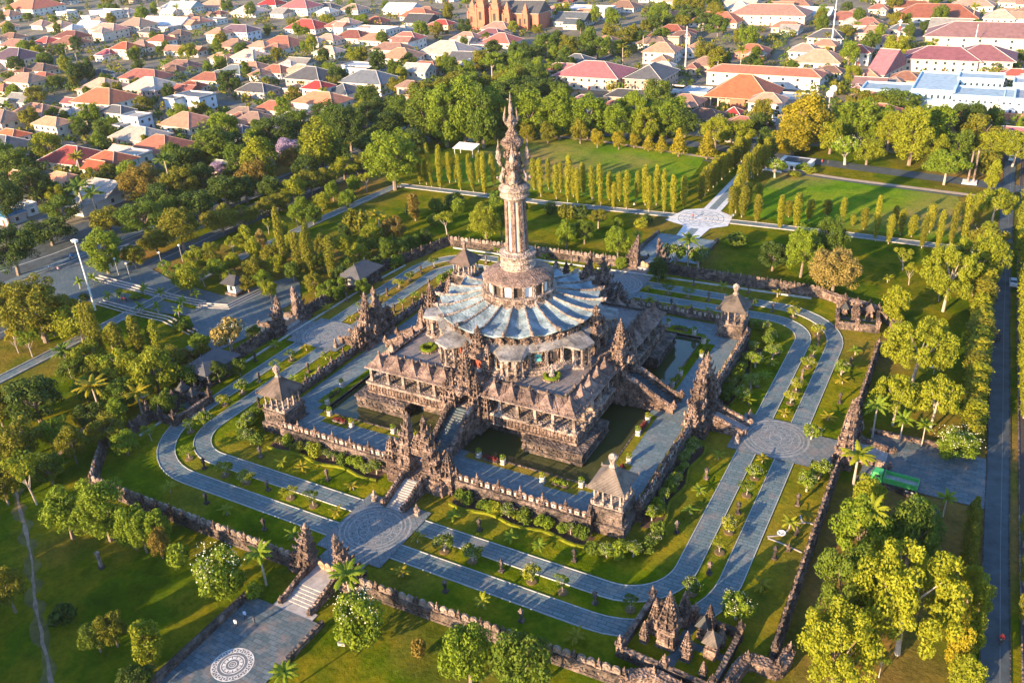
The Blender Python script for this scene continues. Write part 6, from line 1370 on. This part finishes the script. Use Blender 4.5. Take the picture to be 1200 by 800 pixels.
# parked green truck
x, y, _ = P(1046, 569)
t = thing('flatbed_truck', 'green open bed truck parked on the side plaza by the right gate', 'truck', (x, y, -.03), R(-3))
gm = mat_plain('green_truck_paint', (.05, .36, .09), .45, .15, 2.)
b = MB()
for yy in (-1.15, 1.15): b.box((1.2, yy, 1.1), (5.6, .1, 1.0))
b.box((-1.55, 0, 1.1), (.1, 2.3, 1.2)); b.box((3.95, 0, 1.1), (.1, 2.3, 1.0)); 
for i in range(7):
    for yy in (-1.22, 1.22): b.box((-1.3+i*.85, yy, 1.05), (.12, .1, 1.1))
bd_ = b.build('cargo_bed', gm, t); b = MB(); b.box((1.2, 0, 1.05), (5.5, 2.25, .3)); b.build('bed_floor', mat_plain('dusty_bed_boards', (.3, .3, .28), .9, .3, 2.), bd_)
b = MB(); b.box((-2.75, 0, .6), (2.0, 2.1, 1.0)); b.box((-2.65, 0, 1.6), (1.7, 1.95, .9), 0, 0, .86); b.box((-3.8, 0, .55), (.15, 2.1, .35)); cb = b.build('cab', gm, t)
b = MB(); b.box((-3.45, 0, 1.7), (.12, 1.6, .6)); b.build('windscreen', M['glass'], cb)
for yy in (-.99, .99): b = MB(); b.box((-2.65, yy, 1.7), (.9, .06, .5)); b.build('side_window', M['glass'], cb)
for yy in (-.75, .75): b = MB(); b.box((-3.83, yy, .85), (.1, .4, .25)); b.build('headlight', M['white'], cb)
b = MB(); b.box((.3, 0, .6), (7.0, .9, .4)); b.build('chassis', M['black'], t)
wheel = MB(); vv = [(r_*math.cos(2*PI*i/14), s, r_*math.sin(2*PI*i/14)) for s in (-.16, .16) for r_ in (.48,) for i in range(14)]; wheel._add(vv, [tuple(range(14)), tuple(range(27, 13, -1))]+[(i, 14+i, 14+(i+1) % 14, (i+1) % 14) for i in range(14)]); wheel = wheel.mesh('wheel', M['black'])
rim = MB(); vv = [(.24*math.cos(2*PI*i/10), s, .24*math.sin(2*PI*i/10)) for s in (-.19, .19) for i in range(10)]; rim._add(vv, [tuple(range(10)), tuple(range(19, 9, -1))]+[(i, 10+i, 10+(i+1) % 10, (i+1) % 10) for i in range(10)]); rim = rim.mesh('rim', M['metal'])
for xx in (-2.6, 2.4, 3.3):
    for yy in (-.98, .98): w_ = put('wheel', wheel, t, (xx, yy, .48)); put('rim', rim, w_)
# cars
def car(x, y, rz, col, lab, z=-.05, s=1.):
    t = thing('parked_car', lab, 'car', (x, y, z), rz, None, (s, s, s))
    m = mat_plain('car_paint', col, .3, .05, 1.); b = MB(); b.box((0, 0, .35), (4.3, 1.75, .5), 0, 0, .97); b.box((.1, 0, .85), (2.6, 1.6, .15), 0, 0, .95); b.box((.1, 0, 1.42), (1.7, 1.3, .06)); b.box((0, 0, .25), (4.4, 1.78, .2)); 
    bo = b.build('body', m, t); b = MB(); b.box((.1, 0, .98), (2.5, 1.52, .45), 0, 0, .7, .86); b.build('glasshouse', M['glass'], bo)
    for xx in (-1.35, 1.35):
        for yy in (-.8, .8): put('wheel', wheel, t, (xx, yy, .33), 0, (.68, .8, .68))
    for yy in (-.6, .6): b = MB(); b.box((-2.17, yy, .58), (.08, .35, .16)); b.build('headlight', M['white'], t)
for u, v, rz, col, lab in ((239, 259, PI/2, (.7, .72, .74), 'white car on the boulevard beside the yellow median tree'), (191, 281, PI/2, (.12, .13, .14), 'dark grey car on the boulevard left of the median trees'), (227, 237, PI/2, (.6, .65, .7), 'silver car on the far carriageway under the dark trees'), (325, 225, PI/2, (.75, .76, .76), 'white car beside the median hedge halfway along'), (388, 197, PI/2, (.8, .8, .8), 'white car under the tall yellow tree on the far carriageway'),
    (186, 255, PI/2, (.1, .1, .12), 'black car half hidden in the boulevard trees'), (1187, 333, PI/2+.05, (.5, .52, .54), 'silver car parked on the right road by the upper hedge'), (885, 163, .3, (.8, .8, .8), 'white car on the far street at the avenue end'), (908, 142, PI/2, (.85, .85, .85), 'white car driving up the street behind the avenue'), (783, 157, 0, (.75, .76, .78), 'white car parked behind the left field trees'), (150, 292, PI/2, (.35, .3, .25), 'brown car near the junction island'), (1185, 187, PI/2, (.7, .75, .8), 'pale car under the trees at the right end of the far street')):
    x, y, _ = P(u, v); car(x, y, rz, col, lab)
# motorbikes with riders
def body_mesh(pose, mats):
    b = MB(); lift = 0
    if pose == 'sit':
        b.tube([(0, 0, .78), (0, -.05, 1.1), (0, -.12, 1.38), (0, -.14, 1.5)], [.17, .19, .2, .08], 8, 0); b.ball((0, -.17, 1.64), .125, 1.15, 8, 6, 1)
        for s in (-1, 1):
            b.tube([(s*.1, 0, .8), (s*.19, -.42, .72), (s*.17, -.4, .28), (s*.17, -.52, .24)], [.1, .085, .06, .05], 6, 2); b.tube([(s*.2, -.12, 1.36), (s*.28, -.3, 1.12), (s*.26, -.58, 1.08)], [.065, .052, .042], 6, 0)
    else:
        b.tube([(0, 0, .86), (0, 0, 1.1), (0, -.01, 1.38), (0, 0, 1.5)], [.15, .15, .19, .06], 8, 0); b.ball((0, -.02, 1.63), .115, 1.2, 8, 6, 1)
        for s, d in ((-1, .14), (1, -.14)):
            b.tube([(s*.09, 0, .9), (s*.1, -d*.6, .48), (s*.1, -d*1.2+.05, .06), (s*.1, -d*1.2-.14, .04)], [.1, .075, .05, .04], 6, 2); b.tube([(s*.2, 0, 1.38), (s*.25, d*.5, 1.1), (s*.24, d*.9-.1, .86)], [.06, .05, .04], 6, 0)
    return b.mesh('person', mats)
skin = mat_plain('skin', (.28, .16, .1), .6, .1, 3.); dark = mat_plain('dark_trousers', (.04, .04, .05), .8, .2, 3.)
def person(x, y, rz, col, lab, z=-.03, pose='walk'):
    o = put('person', body_mesh(pose, [mat_plain('shirt', col, .8, .1, 3.), skin, dark]), None, (x, y, z), rz); tag(o, lab, 'person')
    b = MB(); c = (0, -.15, 1.70) if pose == 'sit' else (0, 0, 1.68); b.ball(c, .13, .8, 8, 5); b.build('helmet' if pose == 'sit' else 'hair', M['black'], o)
def bike(u, v, rz, col, lab, rider):
    x, y, _ = P(u, v); t = thing('motorbike', lab, 'motorbike', (x, y, -.04), rz); b = MB(); b.box((0, .1, .45), (.24, .9, .3), 0, 0, .8); b.box((0, .3, .75), (.26, .8, .1)); b.box((0, -.45, .5), (.3, .12, .5)); b.tube([(0, -.62, .3), (0, -.5, .95)], .05, 5); b.tube([(-.33, -.5, 1.02), (.33, -.5, 1.02)], .03, 5); b.build('frame', mat_plain('bike_paint', col, .4), t)
    for yy in (-.68, .62): put('wheel', wheel, t, (0, yy, .3), PI/2, (.62, .5, .62))
    person(x, y, rz, rider[0], rider[1], -.04, 'sit')
bike(1173, 751, R(-5), (.05, .05, .05), 'dark motorbike on the right road near the bottom edge', ((.75, .05, .03), 'rider in bright red jacket on the right road'))
bike(1168, 399, R(175), (.03, .03, .03), 'black motorbike side by side with another on the right road, left one', ((.05, .05, .06), 'rider in black on the left motorbike of the right road pair'))
bike(1172, 398, R(175), (.04, .04, .05), 'black motorbike side by side with another on the right road, right one', ((.07, .06, .05), 'rider in dark brown on the right motorbike of the right road pair'))
bike(146, 352, R(100), (.4, .03, .03), 'red motorbike on the entrance fork by a verge palm', ((.12, .1, .1), 'rider in dark shirt on the red motorbike'))
bike(84, 302, R(20), (.05, .2, .5), 'blue motorbike on the boulevard beside the lamp mast', ((.1, .25, .5), 'rider in blue shirt on the boulevard'))
for u, v, rz, col, lab in ((277, 734, .4, (.7, .7, .68), 'person in white shirt walking along the mandala plaza parapet'), (288, 724, .4, (.45, .55, .7), 'person in pale blue shirt at the plaza parapet'), (299, 732, 2.6, (.06, .06, .07), 'person in black standing on the plaza paving'), (58, 316, 0, (.3, .45, .6), 'person in blue on the boulevard crossing'), (69, 318, 1, (.7, .4, .45), 'person in pink on the boulevard crossing'), (167, 344, 1.5, (.6, .05, .04), 'person in red on the entrance fork'),
    (812, 256, 0, (.5, .05, .05), 'person in red on the white medallion paving'), (859, 256, 0, (.2, .3, .5), 'person in blue beside the avenue trees'), (694, 236, 1, (.15, .15, .16), 'person in grey walking the perimeter path'), (743, 243, 1, (.7, .7, .7), 'person in white walking the perimeter path'), (963, 192, 0, (.5, .08, .06), 'person in red at the far field edge'), (970, 193, 0, (.06, .06, .07), 'person in black at the far field edge')):
    x, y, _ = P(u, v); person(x, y, rz, col, lab)
# tall lamp mast
x, y, _ = P(111.7, 363); t = thing('lamp_mast', 'tall white floodlight mast leaning against the sky of trees by the entrance fork', 'lamp post', (x, y, -.1)); t['label'] = 'tall white floodlight mast beside the entrance fork'
h = zat(x, y, 282); b = MB(); b.tube([(0, 0, 0), (0, 0, h*.5), (0, 0, h)], [.28, .2, .13], 8); b.box((0, 0, h*.3), (.5, .5, .7)); b.build('pole', M['white'], t); b = MB(); b.box((0, 0, h), (1.7, 1.0, .35)); b.box((-.5, 0, h-.35), (.5, .8, .4)); b.box((.5, 0, h-.35), (.5, .8, .4)); b.build('lamp_head', M['white'], t)
def street_lamp(u, v, h, lab):
    x, y, _ = P(u, v); t = thing('street_lamp', lab, 'lamp post', (x, y, -.1)); b = MB(); b.tube([(0, 0, 0), (0, 0, h)], [.09, .06], 6); b.build('pole', M['metal'], t); b = MB(); b.ball((0, 0, h+.25), .36, .9, 8, 6); b.build('globe', M['white'], t)
for u, v, h, lab in ((139, 322, 5, 'globe street lamp at the tip of the junction island'), (153, 328, 5, 'globe street lamp right of the junction island'), (191, 315, 5, 'globe street lamp on the near carriageway kerb, left of pair'), (214, 306, 5, 'globe street lamp on the near carriageway kerb, right of pair')): street_lamp(u, v, h, lab)
# three white poles on the right and behind the left field
def poles(u, v, vt, lab):
    x, y, _ = P(u, v); h = zat(x, y, vt); t = thing('pole_monument', lab, 'monument', (x, y, -.1)); b = MB(); b.box((0, 0, 0), (4.4, 4.4, .5)); b.build('base', M['white'], t)
    for i in range(3): a = 2*PI*i/3; b = MB(); b.tube([(1.1*math.cos(a), 1.1*math.sin(a), .4), (1.0*math.cos(a), 1.0*math.sin(a), h-i*.7)], [.34, .28], 8); b.build('pole', M['pale'], t)
poles(1136, 214, 176, 'group of three pale poles beside the right field'); poles(551, 164, 134, 'group of three pale poles behind the white canopy')
x, y, _ = P(547, 182); t = thing('canopy', 'small white roofed stage canopy at the left end of the playing field', 'canopy', (x, y, -.1))
for sx in (-4.2, 4.2):
    for sy in (-2.2, 2.2): b = MB(); b.box((sx, sy, 0), (.25, .25, 3.4)); b.build('post', M['metal'], t)
b = MB(); b._add([(-4.8, -2.8, 3.2), (4.8, -2.8, 3.2), (4.8, 2.8, 4.3), (-4.8, 2.8, 4.3), (-4.8, -2.8, 3.35), (4.8, -2.8, 3.35), (4.8, 2.8, 4.45), (-4.8, 2.8, 4.45)], [(3, 2, 1, 0), (4, 5, 6, 7), (0, 1, 5, 4), (1, 2, 6, 5), (2, 3, 7, 6), (3, 0, 4, 7)]); b.build('roof', M['white'], t)
# white ornamental terrace with arches beside the avenue
x, y, _ = P(927, 199); t = thing('garden_terrace', 'white ornamental terrace with arched wall and flower border beside the avenue', 'terrace', (x, y, -.1), -.1)
b = MB(); b.box((0, 5, 0), (11, 9, 1.9)); b.box((0, 5, 1.9), (11.6, 9.6, .25)); b.build('terrace_body', M['white'], t); b = MB()
for i in range(5): b.box((-4+i*2., .45, .2), (1.1, .2, 1.2))
b.build('arch_recess', M['void'], t); b = MB(); b.box((0, 5.6, 2.16), (8.4, 6, .06)); b.build('paved_top', M['asphalt'], t); b = MB(); b.box((-11, -4, 0), (12, .7, .5)); b.box((-4, -4.5, 0), (4, .7, .5)); b.build('low_wall', M['white'], t)
trees('round the white terrace', [('frangi','lime',908,208,184,26),('bush','lime',940,200,190,18),('bush','yellow',950,203,196,16),('bush','yellow',930,207,200,16)])
# masts over the town
def mast(u, v, vt, lab, banded=False, w=.5):
    x, y, _ = P(u, v); h = zat(x, y, vt); t = thing('radio_mast', lab, 'mast', (x, y, -.3)); n = 7
    for i in range(n): b = MB(); b.tube([(0, 0, h*i/n), (0, 0, h*(i+1)/n-.02)], [w*(1-i/n*.6), w*(1-(i+1)/n*.6)], 5); b.build('mast_section', M['r_redroof'] if banded and i % 2 == 0 else M['white'], t)
    b = MB(); b.box((0, 0, h*.8), (w*2.4, w*2.4, .5)); b.build('platform', M['metal'], t)
mast(1050, 62, 16, 'red and white banded radio mast above the narrow mauve shed', True, .9); mast(803, 82, 30, 'slim white mast left of the orange hall'); mast(974, 56, 0, 'slim pale mast behind the orange roofed houses'); mast(1139, 68, 28, 'thin mast standing over the blue complex roofs', False, .3); mast(768, 34, 26, 'thin pole at the end of the old wood', False, .3); mast(705, 62, 46, 'slim flag mast behind the crimson offices', False, .25)
for u, v, d in ((977, 104, 'upper'), (973, 110, 'lower')):
    x, y, _ = P(u, v, 6); t = thing('satellite_dish', d+' of two white satellite dishes beside the low blue wing', 'satellite dish', (x, y, -.3)); b = MB(); b.tube([(0, 0, 0), (0, 0, 5)], .25, 6); b.build('mount', M['metal'], t); b = MB(); b.ball((0, 0, 6.2), 1.7, .95, 12, 8); b.build('dish', M['white'], t)
# benches, table, sign on the verge and terraces along the entrance fork
for lab, uv in (('upper', ((108, 327), (150, 338), (196, 350), (234, 358))), ('lower', ((112, 356), (150, 367), (190, 376), (222, 392)))):
    t = thing('terrace_steps', 'long white edged terrace steps along the '+lab+' side of the entrance fork', 'steps', (*P(*uv[0])[:2], -.1)); o = P(*uv[0])
    for j in range(3):
        b = MB(); kerb(b, [(p[0]-o[0], p[1]-o[1]) for p in pl(*uv)], .28, 0, .2+.12*j, j*1.2); b.build('step', M['stepstone'], t)
t = thing('terrace_steps', 'zigzag white terrace beside the guard hut', 'steps', (*P(234, 358)[:2], -.1)); o = P(234, 358)
for j in range(3): b = MB(); kerb(b, [(p[0]-o[0], p[1]-o[1]) for p in pl((232, 358), (268, 360), (310, 340))], .28, 0, .2+.12*j, j*1.2-1); b.build('step', M['stepstone'], t)
b = MB(); b.lathe([(1.3, 2.2), (1.1, 2.5), (.1, 2.9)], 12); b.tube([(0, 0, 0), (0, 0, 2.3)], .06, 5); o = b.build('parasol', M['white'], None, (*P(172, 472)[:2], -.1)); tag(o, 'white parasol standing by the shaded left wall', 'parasol')
# evening air
b = MB(); b.box((0, 0, -1.5), (1, 1, 1)); b = MB(); b._add([(x, y, z) for z in (-1.5, 112) for x, y in ((-1100, -420), (700, -420), (700, 1500), (-1100, 1500))], [(3, 2, 1, 0), (4, 5, 6, 7), (0, 1, 5, 4), (1, 2, 6, 5), (2, 3, 7, 6), (3, 0, 4, 7)])
hm = bpy.data.materials.new('evening_air'); hm.use_nodes = True; hm.node_tree.nodes.clear()
pv = hm.node_tree.nodes.new('ShaderNodeVolumePrincipled'); pv.inputs['Color'].default_value = (.95, .95, .95, 1); pv.inputs['Density'].default_value = .00004; pv.inputs['Anisotropy'].default_value = .2
ho = hm.node_tree.nodes.new('ShaderNodeOutputMaterial'); hm.node_tree.links.new(pv.outputs[0], ho.inputs['Volume'])
hz = b.build('haze', hm); hz['kind'] = 'stuff'
settle_labels()
